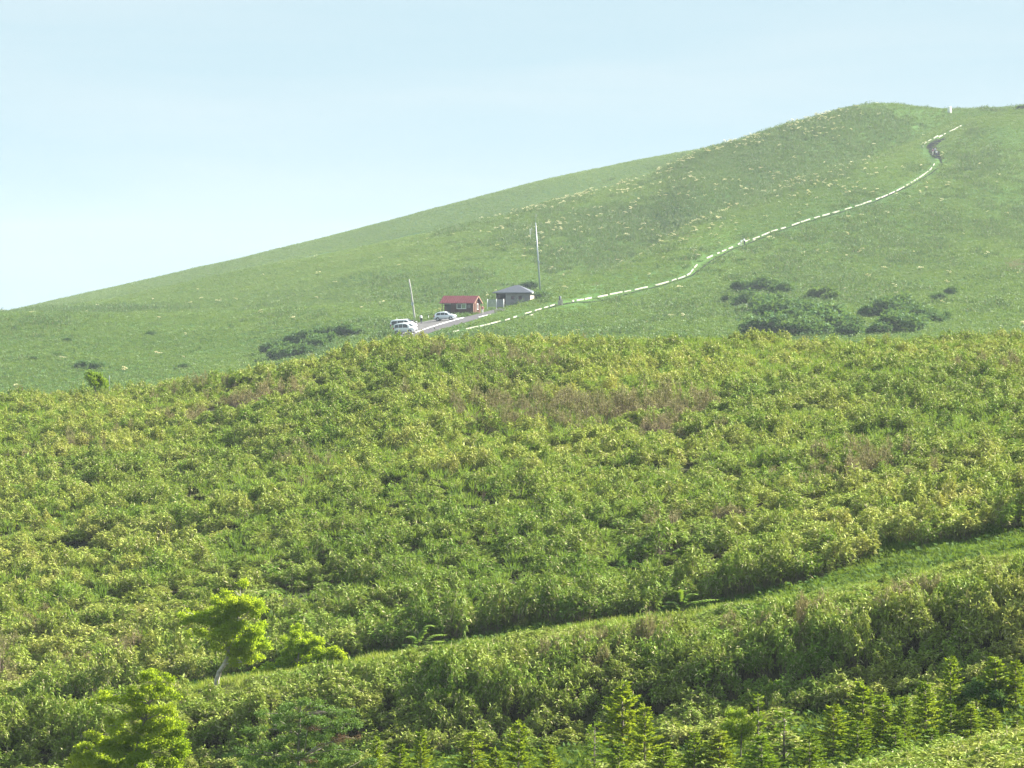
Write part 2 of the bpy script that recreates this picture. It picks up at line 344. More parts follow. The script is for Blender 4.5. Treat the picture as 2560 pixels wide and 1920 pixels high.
# ------------------------------------------------------------------ plant variants (meshes only, spread by geometry nodes)
def bamboo_clump(seed, dry=False):
    global rng
    rng=np.random.default_rng(seed); b=LB(); n=40 if not dry else 30
    for k in range(n):
        a=rng.random()*2*PI; R_=.50 if not dry else .36; r0=rng.random()**.6*R_; h=(.95+.30*rng.random())*(1-.50*(r0/R_)**2)
        if dry: h*=1.08
        lean=(.22 if not dry else .12)*r0/R_+.05*rng.random()
        p0=np.array([r0*math.cos(a),r0*math.sin(a),-.15]); p1=p0+np.array([math.cos(a)*lean,math.sin(a)*lean,h+.15])
        b.stem(p0,p1,.007 if not dry else .009,1)
        m=12 if not dry else 9
        t=.50+.50*rng.random(m)**.55; t[-3:]=1
        base=p0+(p1-p0)*t[:,None]
        az=rng.random(m)*2*PI*1.0; el=rng.normal(.12 if not dry else .7,.4,m)
        out=np.stack([np.cos(az)*np.cos(el)+math.cos(a)*.35,np.sin(az)*np.cos(el)+math.sin(a)*.35,np.sin(el)],1)
        ln=rng.uniform(.18,.32,m)*(1 if not dry else .75); wd=ln*rng.uniform(.24,.34,m)*(1 if not dry else .75)
        roll=np.stack([np.cos(az)*.2,np.sin(az)*.2,np.ones(m)],1)+rng.normal(size=(m,3))*.35
        v,q=leaves(base,out,ln,wd,rng.uniform(.0,.35),roll); b.add(v,q,0)
    me=b.mesh('bamboo_clump',[M['bamboo_dry'],M['culm_dry']] if dry else [M['bamboo'],M['culm']]); return me
def tuft(seed, mat, n=26, h=(.3,.6), w=(.012,.022), spread=.28, lean=.5, broad=0, matb=None, name='grass_tuft'):
    global rng
    rng=np.random.default_rng(seed); b=LB()
    a=rng.random(n)*2*PI; r0=rng.random(n)**.5*spread
    base=np.stack([r0*np.cos(a),r0*np.sin(a),np.full(n,-.05)],1)
    a2=a+rng.normal(0,.7,n); ln=rng.uniform(h[0],h[1],n); le=np.abs(rng.normal(lean,.25,n))
    d=np.stack([np.cos(a2)*le,np.sin(a2)*le,np.ones(n)],1)
    v,q=leaves(base,d,ln,rng.uniform(w[0],w[1],n),.18); b.add(v,q,0)
    if broad:
        a=rng.random(broad)*2*PI; r0=rng.random(broad)**.5*spread*1.1; z=rng.random(broad)*h[1]*.8
        base=np.stack([r0*np.cos(a),r0*np.sin(a),z],1); el=rng.normal(.35,.45,broad)
        d=np.stack([np.cos(a)*np.cos(el),np.sin(a)*np.cos(el),np.sin(el)],1)
        v,q=leaves(base,d,rng.uniform(.18,.34,broad),rng.uniform(.10,.17,broad),.15,np.tile([0.,0,1],(broad,1))+rng.normal(size=(broad,3))*.4); b.add(v,q,0)
    return b.mesh(name,[mat])
def flower_plant(seed):
    global rng
    rng=np.random.default_rng(seed); b=LB()
    for k in range(3):
        a=rng.random()*2*PI; p0=np.array([.25*math.cos(a)*rng.random(),.25*math.sin(a)*rng.random(),0]); h=rng.uniform(.75,1.15)
        p1=p0+np.array([.1*math.cos(a),.1*math.sin(a),h]); b.stem(p0,p1,.015,1)
        m=16; aa=rng.random(m)*2*PI; rr=rng.random(m)**.5*.20
        base=p1+np.stack([rr*np.cos(aa),rr*np.sin(aa),.03-.9*rr**2],1)-np.array([.04,0,0])
        d=np.stack([np.ones(m),np.zeros(m),rng.normal(0,.5,m)],1); d[:,1]+=rng.normal(0,.8,m)
        v,q=leaves(base,d,.13,.13,0,np.stack([np.cos(aa)*.5,np.sin(aa)*.5-.5,np.ones(m)],1)); b.add(v,q,0)
        m=5; base=p0+(p1-p0)*rng.random(m)[:,None]*.7; aa=rng.random(m)*2*PI
        v,q=leaves(base,np.stack([np.cos(aa),np.sin(aa),.4+0*aa],1),.35,.17,.2); b.add(v,q,1)
    return b.mesh('flowering_herb',[M['flower'],M['herb']])

def scatter(name, pts, rotz, tilt, scl, idx, meshes):
    n=len(pts); me=bpy.data.meshes.new(name); me.vertices.add(n); me.vertices.foreach_set('co',np.asarray(pts,np.float32).ravel())
    a=me.attributes.new('rot','FLOAT_VECTOR','POINT'); a.data.foreach_set('vector',np.stack([tilt[0],tilt[1],rotz],1).astype(np.float32).ravel())
    a=me.attributes.new('scl','FLOAT_VECTOR','POINT'); a.data.foreach_set('vector',np.asarray(scl,np.float32).ravel())
    a=me.attributes.new('idx','INT','POINT'); a.data.foreach_set('value',np.asarray(idx,np.int32))
    o=bpy.data.objects.new(name,me); COL.objects.link(o)
    g=bpy.data.node_groups.new(name+'_spread','GeometryNodeTree')
    g.interface.new_socket('Geometry',in_out='INPUT',socket_type='NodeSocketGeometry'); g.interface.new_socket('Geometry',in_out='OUTPUT',socket_type='NodeSocketGeometry')
    gi=g.nodes.new('NodeGroupInput'); go=g.nodes.new('NodeGroupOutput'); jn=g.nodes.new('GeometryNodeJoinGeometry'); L=g.links
    def na(nm,t):
        x=g.nodes.new('GeometryNodeInputNamedAttribute'); x.data_type=t; x.inputs['Name'].default_value=nm; return x.outputs['Attribute']
    rot=g.nodes.new('FunctionNodeEulerToRotation'); L.new(na('rot','FLOAT_VECTOR'),rot.inputs[0]); sc=na('scl','FLOAT_VECTOR'); ix=na('idx','INT')
    for k,mm in enumerate(meshes):
        src=bpy.data.objects.new(mm.name,mm)
        oi=g.nodes.new('GeometryNodeObjectInfo'); oi.inputs['Object'].default_value=src
        cp=g.nodes.new('FunctionNodeCompare'); cp.data_type='INT'; cp.operation='EQUAL'; cp.inputs[3].default_value=k; L.new(ix,cp.inputs[2])
        ip=g.nodes.new('GeometryNodeInstanceOnPoints'); L.new(gi.outputs[0],ip.inputs['Points']); L.new(cp.outputs[0],ip.inputs['Selection'])
        L.new(oi.outputs['Geometry'],ip.inputs['Instance']); L.new(rot.outputs[0],ip.inputs['Rotation']); L.new(sc,ip.inputs['Scale']); L.new(ip.outputs[0],jn.inputs[0])
    L.new(jn.outputs[0],go.inputs[0])
    md=o.modifiers.new('spread','NODES'); md.node_group=g
    return o
def jgrid(y0,y1,cell,smax=.142):
    w1=smax*y1 if y0>500 else .125*y1+11
    nx=int(2*w1/cell)+1; ny=int((y1-y0)/cell)+1
    gx,gy=np.meshgrid(np.arange(nx),np.arange(ny)); x=(gx.ravel()+rng.random(gx.size))*cell-w1; y=y0+(gy.ravel()+rng.random(gx.size))*cell
    k=np.abs(x)<(smax*y if y0>500 else .125*y+11); return x[k],y[k]
def px_at(x,y): return x/y*F*CP+W0/2
# visibility: lowest picture row reached by nearer ground, per column
_minpy=np.minimum.accumulate(_PYG,axis=1)
def visible(x,y,top,slack=8):
    s=np.clip(x/y,s_grid[0],s_grid[-1]); i=np.clip(np.searchsorted(s_grid,s),0,NS-1); j=np.clip(np.searchsorted(y_grid,y)-2,0,NY-1)
    return py_of((tz(x,y)+top)/y) < _minpy[i,j]+slack
rng=np.random.default_rng(11)

# ------------------------------------------------------------------ ground
gv=np.stack([XX,YY,Z],-1).reshape(-1,3); ii,jj=np.meshgrid(np.arange(NS-1),np.arange(NY-1),indexing='ij'); a=ii*NY+jj
gq=np.stack([a,a+NY,a+NY+1,a+1],-1).reshape(-1,4)
m,nt,out=new_mat('ground_soil_and_turf')
p=nt.nodes.new('ShaderNodeBsdfPrincipled'); p.inputs['Roughness'].default_value=.95; p.inputs['Specular IOR Level'].default_value=.1
zone=attr(nt,'meadow'); n1=wnoise(nt,.018,.36,.64,3,(1,.35,1)); n2=wnoise(nt,.6,.3,.7,4)
soil=mixc(nt,(.030,.032,.012),(.05,.055,.018),n2); turf=mixc(nt,(.038,.10,.018),(.065,.135,.022),math2(nt,'ADD',math2(nt,'MULTIPLY',n1,.6),math2(nt,'MULTIPLY',n2,.4)))  # bamboo soil kept dark to stand in for occlusion under the clumps
lush=attr(nt,'lush'); soil=mixc(nt,soil,(.035,.08,.014),lush)
nt.links.new(mixc(nt,soil,turf,zone),p.inputs['Base Color']); nt.links.new(p.outputs[0],out.inputs[0])
gme=np_mesh('ground',gv,gq,m)
at=gme.attributes.new('meadow','FLOAT','POINT'); at.data.foreach_set('value',sstep(380,560,YY).astype(np.float32).ravel())
lv=((1-sstep(148,152,YY))+sstep(170,174,YY)*(1-sstep(182,188,YY))).clip(0,1); at=gme.attributes.new('lush','FLOAT','POINT'); at.data.foreach_set('value',lv.astype(np.float32).ravel())
gme.polygons.foreach_set('use_smooth',[True]*len(gq))
go_=bpy.data.objects.new('ground',gme); COL.objects.link(go_); tag(go_,'rolling green hills and valley ground',kind='structure')

# ------------------------------------------------------------------ road, lot, trail (strips laid on the ground)
def resample(pts,n):
    p=np.array(pts,float); d=np.concatenate([[0],np.cumsum(np.linalg.norm(np.diff(p,axis=0),axis=1))]); t=np.linspace(0,d[-1],n)
    return np.stack([np.interp(t,d,p[:,k]) for k in range(p.shape[1])],1)
def strip(name, up, lo, mat, lift, n=40, rows=6, parent=None, jag=0):
    U=resample([hit(*q)[:2] for q in up],n); Lw=resample([hit(*q)[:2] for q in lo],n); b=MB(); vs=[]; fs=[]
    for i in range(n):
        for j in range(rows):
            q=U[i]+(Lw[i]-U[i])*j/(rows-1)
            if jag and j in (0,rows-1): q=q+np.array([random.uniform(-jag,jag),random.uniform(-jag,jag)*2])
            vs.append((q[0],q[1],float(tz(q[0],q[1]))+lift))
    for i in range(n-1):
        for j in range(rows-1): fs.append((i*rows+j,i*rows+j+1,(i+1)*rows+j+1,(i+1)*rows+j))
    return b.add(vs,fs).build(name,mat,parent,True)
ROAD_LO=[(985,866),(1040,846),(1098,827),(1132,815.5),(1166,806),(1189,799.5),(1223,788),(1247,780),(1264,776)]
ROAD_UP=[(960,856),(1035,832),(1076,818),(1110,807.5),(1143,798),(1166,792.5),(1196,785),(1234,774.5),(1264,770)]
LOT_UP=[(985,838),(1020,818),(1045,807),(1060,804.5),(1085,799.5),(1100,797),(1140,795),(1158,793)]
LOT_LO=[(1000,843),(1035,832),(1060,824),(1076,818),(1093,813),(1110,807.5),(1143,798),(1160,794)]
road=tag(strip('road',ROAD_UP,ROAD_LO,M['asphalt'],.05,60,7,jag=.05),'grey asphalt lane climbing past the parked cars',kind='structure')
lot=tag(strip('gravel_lot',LOT_UP,LOT_LO,M['gravel'],.046,40,7,jag=.15),'pale gravel parking strip beside the lane',kind='structure')
ln=strip('road_marking',[(a,b-.2) for a,b in [(1030,834),(1035,832),(1076,818),(1110,807.5),(1143,798),(1159,794)]],[(a,b+1.6) for a,b in [(1030,834),(1035,832),(1076,818),(1110,807.5),(1143,798),(1159,794)]],M['line'],.058,60,2,jag=.08)
tag(ln,'white edge line painted between the lane and gravel strip',kind='structure')
ln2=strip('road_marking',[(1197,792.6),(1212,789),(1227,785.6)],[(1197,794.2),(1212,790.6),(1227,787)],M['line'],.058,20,2,jag=.08); tag(ln2,'short worn white line on the far end of the lane',kind='structure')

TRAIL=[(1132,831),(1157,825),(1177,821),(1211,814),(1234,808),(1268,800),(1302,788),(1333,779),(1356,772),(1381,764),(1401,758),(1424,755.5),(1440,752),(1480,745),(1530,736),(1585,726),(1631,716),(1671,705.5),(1702,695.5),(1723,686),(1741,665),(1761,649),(1802,631),(1835,617),(1856,606),(1890,596),(1931,579),(1973,567),(2014,552),(2056,540),(2097,529),(2139,516.5),(2181,502.5),(2210,492),(2243,477),(2272,461),(2301,443),(2326,425),(2337,409),(2322,388),(2307,366),(2318,355),(2339,344),(2364,334),(2384,325),(2407,313)]
TW=[hit(*q) for q in TRAIL]
TWd=resample([tuple(q) for q in TW],900)
path_c=[(1150,832),(1211,818),(1302,793),(1381,768),(1440,756),(1585,731),(1702,700),(1730,690),(1752,674),(1775,655),(1835,622),(1931,584),(2056,545),(2181,508),(2272,467),(2330,433),(2352,417),(2356,412),(2350,398),(2341,386),(2333,374),(2328,367),(2345,352),(2380,334),(2412,318),(2440,303)]
def ribbon(name, pts, width, mat, lift, n=300):
    c=resample([tuple(hit(*q))[:2] for q in pts],n); b=MB(); vs=[]; fs=[]
    for i in range(n):
        d=c[min(i+1,n-1)]-c[max(i-1,0)]; d/=np.linalg.norm(d)+1e-9; nn=np.array([d[1],-d[0]]); w=width(i/(n-1)) if callable(width) else width
        for k in (-1,-.5,0,.5,1):
            q=c[i]+nn*k*w*(1+random.uniform(-.15,.15)); vs.append((q[0],q[1],float(tz(*q))+lift))
    for i in range(n-1):
        for j in range(4): fs.append((i*5+j,i*5+j+1,i*5+5+j+1,i*5+5+j))
    return b.add(vs,fs).build(name,mat,None,True), c
trail,TC=ribbon('trail',path_c,lambda t:.20+(1.1 if .80<t<.905 else 0),M['trail'],.09)
tag(trail,'narrow dark footpath climbing the hillside beside white kerbs',kind='structure')

# ------------------------------------------------------------------ kerb blocks
kv=[]
for k in range(4):
    b=MB(); Lh=.5; w=.08; h=.11; b.box(-Lh,Lh,-w,w,-.25,h)
    kv.append(b.mesh('kerb_block',M['kerb']))
dens=np.concatenate([[0],np.cumsum(np.linalg.norm(np.diff(TWd[:,:2],axis=0),axis=1))]); tot=dens[-1]
pos=0.0; nk=0; random.seed(3)
while pos<tot-3:
    near=pos/tot; L_=random.choice((2.6,3.6,4.6,5.4,6.2)); gap=random.choice((.5,1.0,1.6,2.4,3.6))
    if random.random()<.07: gap+=3
    mid=pos+L_/2; x,y=np.interp(mid,dens,TWd[:,0]),np.interp(mid,dens,TWd[:,1])
    x0,y0=np.interp(pos,dens,TWd[:,0]),np.interp(pos,dens,TWd[:,1]); x1,y1=np.interp(pos+L_,dens,TWd[:,0]),np.interp(pos+L_,dens,TWd[:,1])
    ppx=px_at(x,y); pos+=L_+gap
    if 1741<ppx<1758 or 1395<ppx<1412: continue
    pyh=py_of(float(tz(x,y))/y)
    if 2308<ppx<2338 and 368<pyh<408: continue              # open bend where the walkers are
    if 1408<ppx<1436 : L_*=.4
    o=bpy.data.objects.new('kerb_block',kv[nk%4]); COL.objects.link(o)
    z0,z1=float(tz(x0,y0)),float(tz(x1,y1)); o.location=(x,y,max((z0+z1)/2,float(tz(x,y)))+.10)
    o.rotation_euler=(0,-math.atan2(z1-z0,math.hypot(x1-x0,y1-y0)),math.atan2(y1-y0,x1-x0)); o.scale=(L_,random.uniform(.85,1.15)*(.8 if ppx<1420 else .95),random.uniform(.8,1.2)*(.62 if ppx<1420 else 1.0))
    tag(o,'long low white kerb block edging the footpath up the hillside','kerb','white kerb blocks along the hillside footpath'); nk+=1
for q in ((1305,796),(1329,789),(1885,601)):
    w_=hit(*q); o=bpy.data.objects.new('kerb_block',kv[0]); COL.objects.link(o); o.location=w_+Vector((0,0,.12)); o.rotation_euler=(0,-.07,1.3); o.scale=(2.6,.8,.6)
    tag(o,'white kerb block lying loose just below the footpath kerb line','kerb','white kerb blocks below the footpath')

# ------------------------------------------------------------------ vegetation spreads
bam=[bamboo_clump(100+k) for k in range(5)]+[bamboo_clump(200+k,True) for k in range(3)]
rng=np.random.default_rng(21)
P=[];S=[];I=[]
def put(x,y,scz,scx,idx,dz=0):
    P.append(np.stack([x,y,tz(x,y)+dz],1)); S.append(np.stack([scx,scx,scz],1)); I.append(idx)
# main slope
x,y=jgrid(182,356,.96); px=px_at(x,y)
start=183.5+1.0*sstep(1950,2250,px)+4*np.exp(-((px-2230)/110)**2)+(vnoise(x,y,5,7)-.5)*2.0
k=(y>start)&(visible(x,y,1.6)); x,y,px,start=x[k],y[k],px[k],start[k]
mound=vnoise(x,y*.8,4.0,8)*.4+vnoise(x,y*.8,1.7,40)*.6; k=mound>.29; mound=mound[k]; x,y,px,start=x[k],y[k],px[k],start[k]
py=py_of(tz(x,y)/y)
dryn=vnoise(x,y*.55,16,9)*.6+vnoise(x,y*.6,6,10)*.4
for cx,cy,rx,ry,am in ((1550,1030,330,55,.34),(1300,950,420,60,.16),(1650,1325,360,45,.34),(1020,1300,260,50,.2),(900,1010,380,60,.12),(2350,905,260,50,.2),(1950,905,160,60,.3),(500,1005,160,40,.25),(1250,1060,260,50,.15),(430,1400,300,80,.1)):
    dryn=dryn+am*np.exp(-((px-cx)/rx)**2-((py-cy)/ry)**2)
lushn=np.exp(-((px-2350)/300)**2-((py-1130)/60)**2)+.8*np.exp(-((px-1350)/400)**2-((py-1150)/55)**2)
isdry=(dryn-.25*lushn-.22*sstep(295,330,y)+rng.normal(0,.07,len(x)))>.76
idx=np.where(isdry,5+rng.integers(0,3,len(x)),rng.integers(0,5,len(x)))
hz=(.42+1.15*sstep(.2,.8,mound))*rng.uniform(.58,1.30,len(x))*np.where(isdry,1.12,1.0)
hz=np.where(y-start<3.0,np.maximum(hz,.95)*1.08,hz)
put(x,y,hz*np.where(y-start<3,1.0,.80),rng.uniform(.75,1.15,len(x))*.86,idx)
# bank in front of the gully
x,y=jgrid(151.6,170,.60); px=px_at(x,y); n=vnoise(x,y,2.2,13)*.6+vnoise(x,y,1.1,41)*.4; k=(n>.15)&(y<167+5*rng.random(len(x)))&~((np.abs(px-541)<80)&(y>157)&(y<171)); x,y,px=x[k],y[k],px[k]
hz=(.62+.55*sstep(152,155,y)-.80*sstep(156.5,166,y))*rng.uniform(.85,1.15,len(x))*(.62+.75*sstep(.2,.8,n[k]))
dr=vnoise(x,y*.7,6,15)+.30*sstep(1500,1900,px)*np.exp(-((y-157)/6)**2)+rng.normal(0,.08,len(x)); isd=(dr>.90)&(y<162)&(px>900)
put(x,y,hz.clip(.27),rng.uniform(.6,1.0,len(x))*(.80-.2*sstep(160,172,y)),np.where(isd,5+rng.integers(0,3,len(x)),rng.integers(0,5,len(x))))
# near bank, bottom right
x,y=jgrid(100,127,.55); px=px_at(x,y); k=(px>1450)&(y<125.5); x,y=x[k],y[k]
put(x,y,rng.uniform(.6,.9,len(x)),rng.uniform(.7,.95,len(x)),rng.integers(0,5,len(x)))
# scattered in the gully at the left
x,y=jgrid(130,149.5,.7); px=px_at(x,y); k=((px<250)|(vnoise(x,y,3,16)>.78)); x,y=x[k],y[k]
put(x,y,rng.uniform(.5,.8,len(x)),rng.uniform(.7,1,len(x)),rng.integers(0,5,len(x)))
P=np.concatenate(P);S=np.concatenate(S);I=np.concatenate(I);n=len(P)
print('bamboo clumps',n)
o=scatter('bamboo_grass',P,rng.random(n)*2*PI,(rng.normal(0,.10,n),rng.normal(0,.10,n)),S,I,bam)
tag(o,'dense dwarf bamboo covering the near slope and banks','bamboo grass',kind='stuff')

# lush grass in the lane, on the bank top, in the gully
M['edge']=leaf_mat('sunny_grass_blade',((.10,.19,.016),(.19,.29,.026),(.28,.30,.05)),straw=(.34,.31,.15),straw_at=.96,patch=.12,trans=.4,rough=.6,spec=.12)  # sunlight on the bank top put into a paler, yellower grass colour
M['under']=leaf_mat('shaded_understory_leaf',((.032,.085,.010),(.058,.130,.012),(.085,.14,.02)),patch=.3,trans=.3,rough=.7,spec=.1)  # gully shade put into a darker green than the other grass
gt=[tuft(300+k,M['grass'],34,(.25,.6),(.014,.028),.26,.45,0) for k in range(4)]+[tuft(310+k,M['under'],26,(.25,.55),(.02,.04),.28,.5,7,name='shaded_understory_tuft') for k in range(2)]+[tuft(320+k,M['edge'],38,(.25,.55),(.014,.03),.26,.45,0) for k in range(3)]
rng=np.random.default_rng(31); PP=[];SS=[]
def putg(x,y,s): PP.append(np.stack([x,y,tz(x,y)],1)); SS.append(np.stack([rng.uniform(.9,1.3,len(x)),rng.uniform(.9,1.3,len(x)),s],1))
x,y=jgrid(159,192,.40); k=(rng.random(len(x))<.5+.5*sstep(160,166,y)); x,y=x[k],y[k]; putg(x,y,rng.uniform(.5,1.15,len(x))*np.where((y>173.5)&(y<185),.75,1))
x,y=jgrid(127,152,.40); gi0=sum(len(a_) for a_ in PP); putg(x,y,rng.uniform(.5,1.1,len(x))); gi1=gi0+len(x)
x,y=jgrid(186,352,1.5); k=visible(x,y,1.5); x,y=x[k],y[k]; k=vnoise(x,y,12,17)>.55; x,y=x[k],y[k]; PP.append(np.stack([x,y,tz(x,y)+.75],1)); SS.append(np.stack([np.full(len(x),1.2)]*2+[rng.uniform(.9,1.5,len(x))],1))
P=np.concatenate(PP);S=np.concatenate(SS);n=len(P); print('grass tufts',n)
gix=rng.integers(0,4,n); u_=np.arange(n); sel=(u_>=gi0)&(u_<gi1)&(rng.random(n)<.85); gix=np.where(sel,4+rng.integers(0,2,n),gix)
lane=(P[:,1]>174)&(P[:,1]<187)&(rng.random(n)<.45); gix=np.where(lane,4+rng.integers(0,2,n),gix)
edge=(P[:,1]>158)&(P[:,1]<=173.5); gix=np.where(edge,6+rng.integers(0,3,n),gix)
pxx=px_at(P[:,0],P[:,1]); S[:,2]=np.where((np.abs(pxx-541)<60)&(P[:,1]>158)&(P[:,1]<170.2),S[:,2]*.3,S[:,2])
o=scatter('tall_grass',P,rng.random(n)*2*PI,(rng.normal(0,.1,n),rng.normal(0,.1,n)),S,gix,gt)
tag(o,'fresh green grass lining the gully and bank top','grass',kind='stuff')

# meadow of the far hills
mt=[tuft(400+k,M['meadow'],26,(.3,.55),(.05,.09),.5,.55,10,name='meadow_tuft') for k in range(4)]+[tuft(420+k,M['herb'],14,(.4,.8),(.08,.14),.5,.4,26,name='herb_tuft') for k in range(3)]+[tuft(440,M['tan'],34,(.3,.6),(.03,.05),.5,.4,name='tan_tuft')]
rng=np.random.default_rng(41)
A=[jgrid(585,1262,1.25),jgrid(1330,1530,1.7)]
x=np.concatenate([a_[0] for a_ in A]); y=np.concatenate([a_[1] for a_ in A]); k=visible(x,y,1.0,5); x,y=x[k],y[k]
px=px_at(x,y); py=py_of(tz(x,y)/y)
sc=rng.uniform(.55,1.35,len(x))*(.75+.5*vnoise(x,y*.5,9,18))
# keep clear of road, lot, trail and what stands in front of them
def poly_in(px,py,up,lo,pad=0,below=0):
    u=np.array(up,float); l=np.array(lo,float); t=(px>min(u[0,0],l[0,0])-pad)&(px<max(u[-1,0],l[-1,0])+pad)
    yu=np.interp(px,u[:,0],u[:,1]); yl=np.interp(px,l[:,0],l[:,1]); return t&(py>yu-pad)&(py<yl+pad+below)
keep=~(poly_in(px,py,ROAD_UP,ROAD_LO,.6)|poly_in(px,py,LOT_UP,LOT_LO,.6))
low=poly_in(px,py,LOT_UP,ROAD_LO,1,7)
low2=(px>1100)&(px<1345)&(py<795)&(py>765)&(y<790)
sc=np.where(low,sc*.3,np.where(low2,sc*.55,sc))
T=np.concatenate([TWd[::2,:2],TC[int(.79*len(TC)):int(.91*len(TC)),:2]])
cell={}
for q in T: cell.setdefault((int(q[0]//4),int(q[1]//12)),[]).append(q)
ntr=np.ones(len(x)); rem=np.zeros(len(x),bool)
for i in range(len(x)):
    cx,cy=int(x[i]//4),int(y[i]//12)
    for ax in (-1,0,1):
        for ay in (0,1):
            for q in cell.get((cx+ax,cy+ay),()):
                dx=abs(q[0]*y[i]/q[1]-x[i]); dy=y[i]-q[1]
                if dx<1.1 and -10<dy<1.5: ntr[i]=min(ntr[i],.28 if dy>-4 else .5)
                if abs(x[i]-q[0])<.45 and abs(dy)<.6: rem[i]=True
        for q in cell.get((cx+ax,cy-1),()):
            if abs(x[i]-q[0])<.45 and abs(y[i]-q[1])<.6: rem[i]=True
sc*=ntr; keep&=~rem
# where taller dark herbs grow; one strip paints shade along the left hill foot
def G(cx,cy,rx,ry): return np.exp(-((px-cx)/rx)**2-((py-cy)/ry)**2)
hb=vnoise(x,y*.35,26,19)*.50+vnoise(x,y*.4,9,20)*.35+(vnoise(x,y*.5,3.5,25)-.5)*.5
hb+=.85*G(2120,310,150,42)+.62*G(1950,380,220,50)+.30*G(1650,520,250,70)+.25*G(1450,600,250,60)+.35*G(2480,400,90,50)+.35*G(1250,745,260,14)+.3*G(330,775,300,8)+.2*G(2100,640,350,80)+.25*G(1500,660,120,30)+.3*G(1900,440,200,60)
band=np.exp(-((py-np.interp(px,[1361,1505,1650,1795,2000,2210,2400],[752,715,650,585,500,425,320]))/24)**2)*((px>1380)&(px<2420)); hb-=.5*band
hb-=.35*((y>1300)|(px<900)*(py<760))
hb-=.3*G(1000,640,420,60)
herb=(hb+rng.normal(0,.09,len(x)))>.63
tan=(.8*G(2540,665,40,20)+.55*G(1900,430,330,26)*vnoise(x,y,8,22)+.5*G(1700,590,60,20)+.5*G(1480,712,60,8)+.35*G(1420,500,200,14)+rng.normal(0,.12,len(x)))>.52
idx=np.where(tan,7,np.where(herb,4+rng.integers(0,3,len(x)),rng.integers(0,4,len(x))))
sc=np.where(herb&~low,sc*1.25,sc)
x,y,sc,idx=x[keep],y[keep],sc[keep],idx[keep]; n=len(x); print('meadow tufts',n)
wid=rng.uniform(1.1,1.5,n)
o=scatter('meadow_grass',np.stack([x,y,tz(x,y)],1),rng.random(n)*2*PI,(rng.normal(0,.08,n),rng.normal(0,.08,n)),np.stack([wid,wid,sc*1.1],1),idx,mt)
tag(o,'soft green meadow turf and herbs over the far hills','meadow grass',kind='stuff')

# pale flower heads
rng=np.random.default_rng(51)
x,y=jgrid(620,1240,1.7); k=visible(x,y,1.2,2); x,y=x[k],y[k]; px=px_at(x,y); py=py_of(tz(x,y)/y)
ridge=np.interp(px,[1273,1404,1487,1556,1607,1680,1760,1850,1950,2050,2200],[538,499,480,461,445,415,378,355,321,291,263])
pr=.004+(px>1250)*(px<2230)*.22*np.exp(-((py-ridge-9)/13)**2)*(1-sstep(2080,2230,px))+.10*G(1600,540,260,70)+.16*G(1930,470,260,24)+.16*G(1420,610,150,40)+.2*G(2020,320,150,40)+.22*G(1730,600,90,25)+.05*G(2200,420,260,60)+.2*G(1880,340,170,18)+.012*G(2200,620,400,120)+.16*G(1480,560,140,30)+.3*G(1245,744,20,8)
cl=vnoise(x,y*.5,6,23); pr=pr*np.clip(cl*2.6-.6,0,2)
tdist=np.abs(py-np.interp(px,[q[0] for q in TRAIL[:38]],[q[1] for q in TRAIL[:38]]))
k=(rng.random(len(x))<pr*.8)&(tdist>6)&~poly_in(px,py,LOT_UP,ROAD_LO,4,8); x,y=x[k],y[k]; n=len(x); print('flowers',n)
fl=[flower_plant(500+k) for k in range(3)]; s_=rng.uniform(.8,1.5,n)
o=scatter('meadow_flowers',np.stack([x,y,tz(x,y)],1),rng.random(n)*2*PI,(rng.normal(0,.1,n),rng.normal(0,.1,n)),np.stack([s_,s_,s_],1),rng.integers(0,3,n),fl)
tag(o,'cream flower heads dotted over the hill and ridge','flowers',kind='stuff')

# ------------------------------------------------------------------ shrubs, trees
def crown_pts(lobes,n,shell=.55):
    w=np.array([l[3]*l[4]*l[5] for l in lobes])**(2/3); w/=w.sum(); out=[]; nor=[]
    for l,k in zip(lobes,np.round(w*n).astype(int)):
        d=rng.normal(size=(k,3)); d/=np.linalg.norm(d,axis=1,keepdims=True); r=(shell+(1-shell)*rng.random(k))*(1+rng.normal(0,.10,k))
        q=np.array(l[:3])+d*r[:,None]*np.array(l[3:6]); out.append(q); nor.append(d)
    return np.concatenate(out),np.concatenate(nor)
def crown_mesh(name,lobes,n,size,mats,shell=.55,clump=3,asp=.62,droop=.15):
    b=LB(); q,d=crown_pts(lobes,n,shell)
    for k in range(clump):
        off=rng.normal(size=q.shape)*size*.55; dd=d+rng.normal(size=q.shape)*.8; dd[:,2]+=.15
        v,f=leaves(q+off,dd,rng.uniform(.7,1.2,len(q))*size,rng.uniform(.8,1.1,len(q))*size*asp,droop,np.tile([0.,-.3,1.],(len(q),1))+rng.normal(size=q.shape)*.6); b.add(v,f,0)
    return b.mesh(name,mats)
def shrub_mesh(seed,mat):
    global rng
    rng=np.random.default_rng(seed); lobes=[]
    for k in range(9):
        a=rng.random()*2*PI; r=rng.random()**.6*.62; h=rng.uniform(.35,.8)*(1-.45*r); s=rng.uniform(.22,.36)
        lobes.append((r*math.cos(a),r*math.sin(a),h,s,s,s*.75))
    return crown_mesh('shrub',lobes,620,.16,[mat],.5,3)
SH=[shrub_mesh(600+k,M['shrub']) for k in range(4)]; SL=[shrub_mesh(620+k,M['shrub_light']) for k in range(2)]
rng=np.random.default_rng(61); random.seed(5)
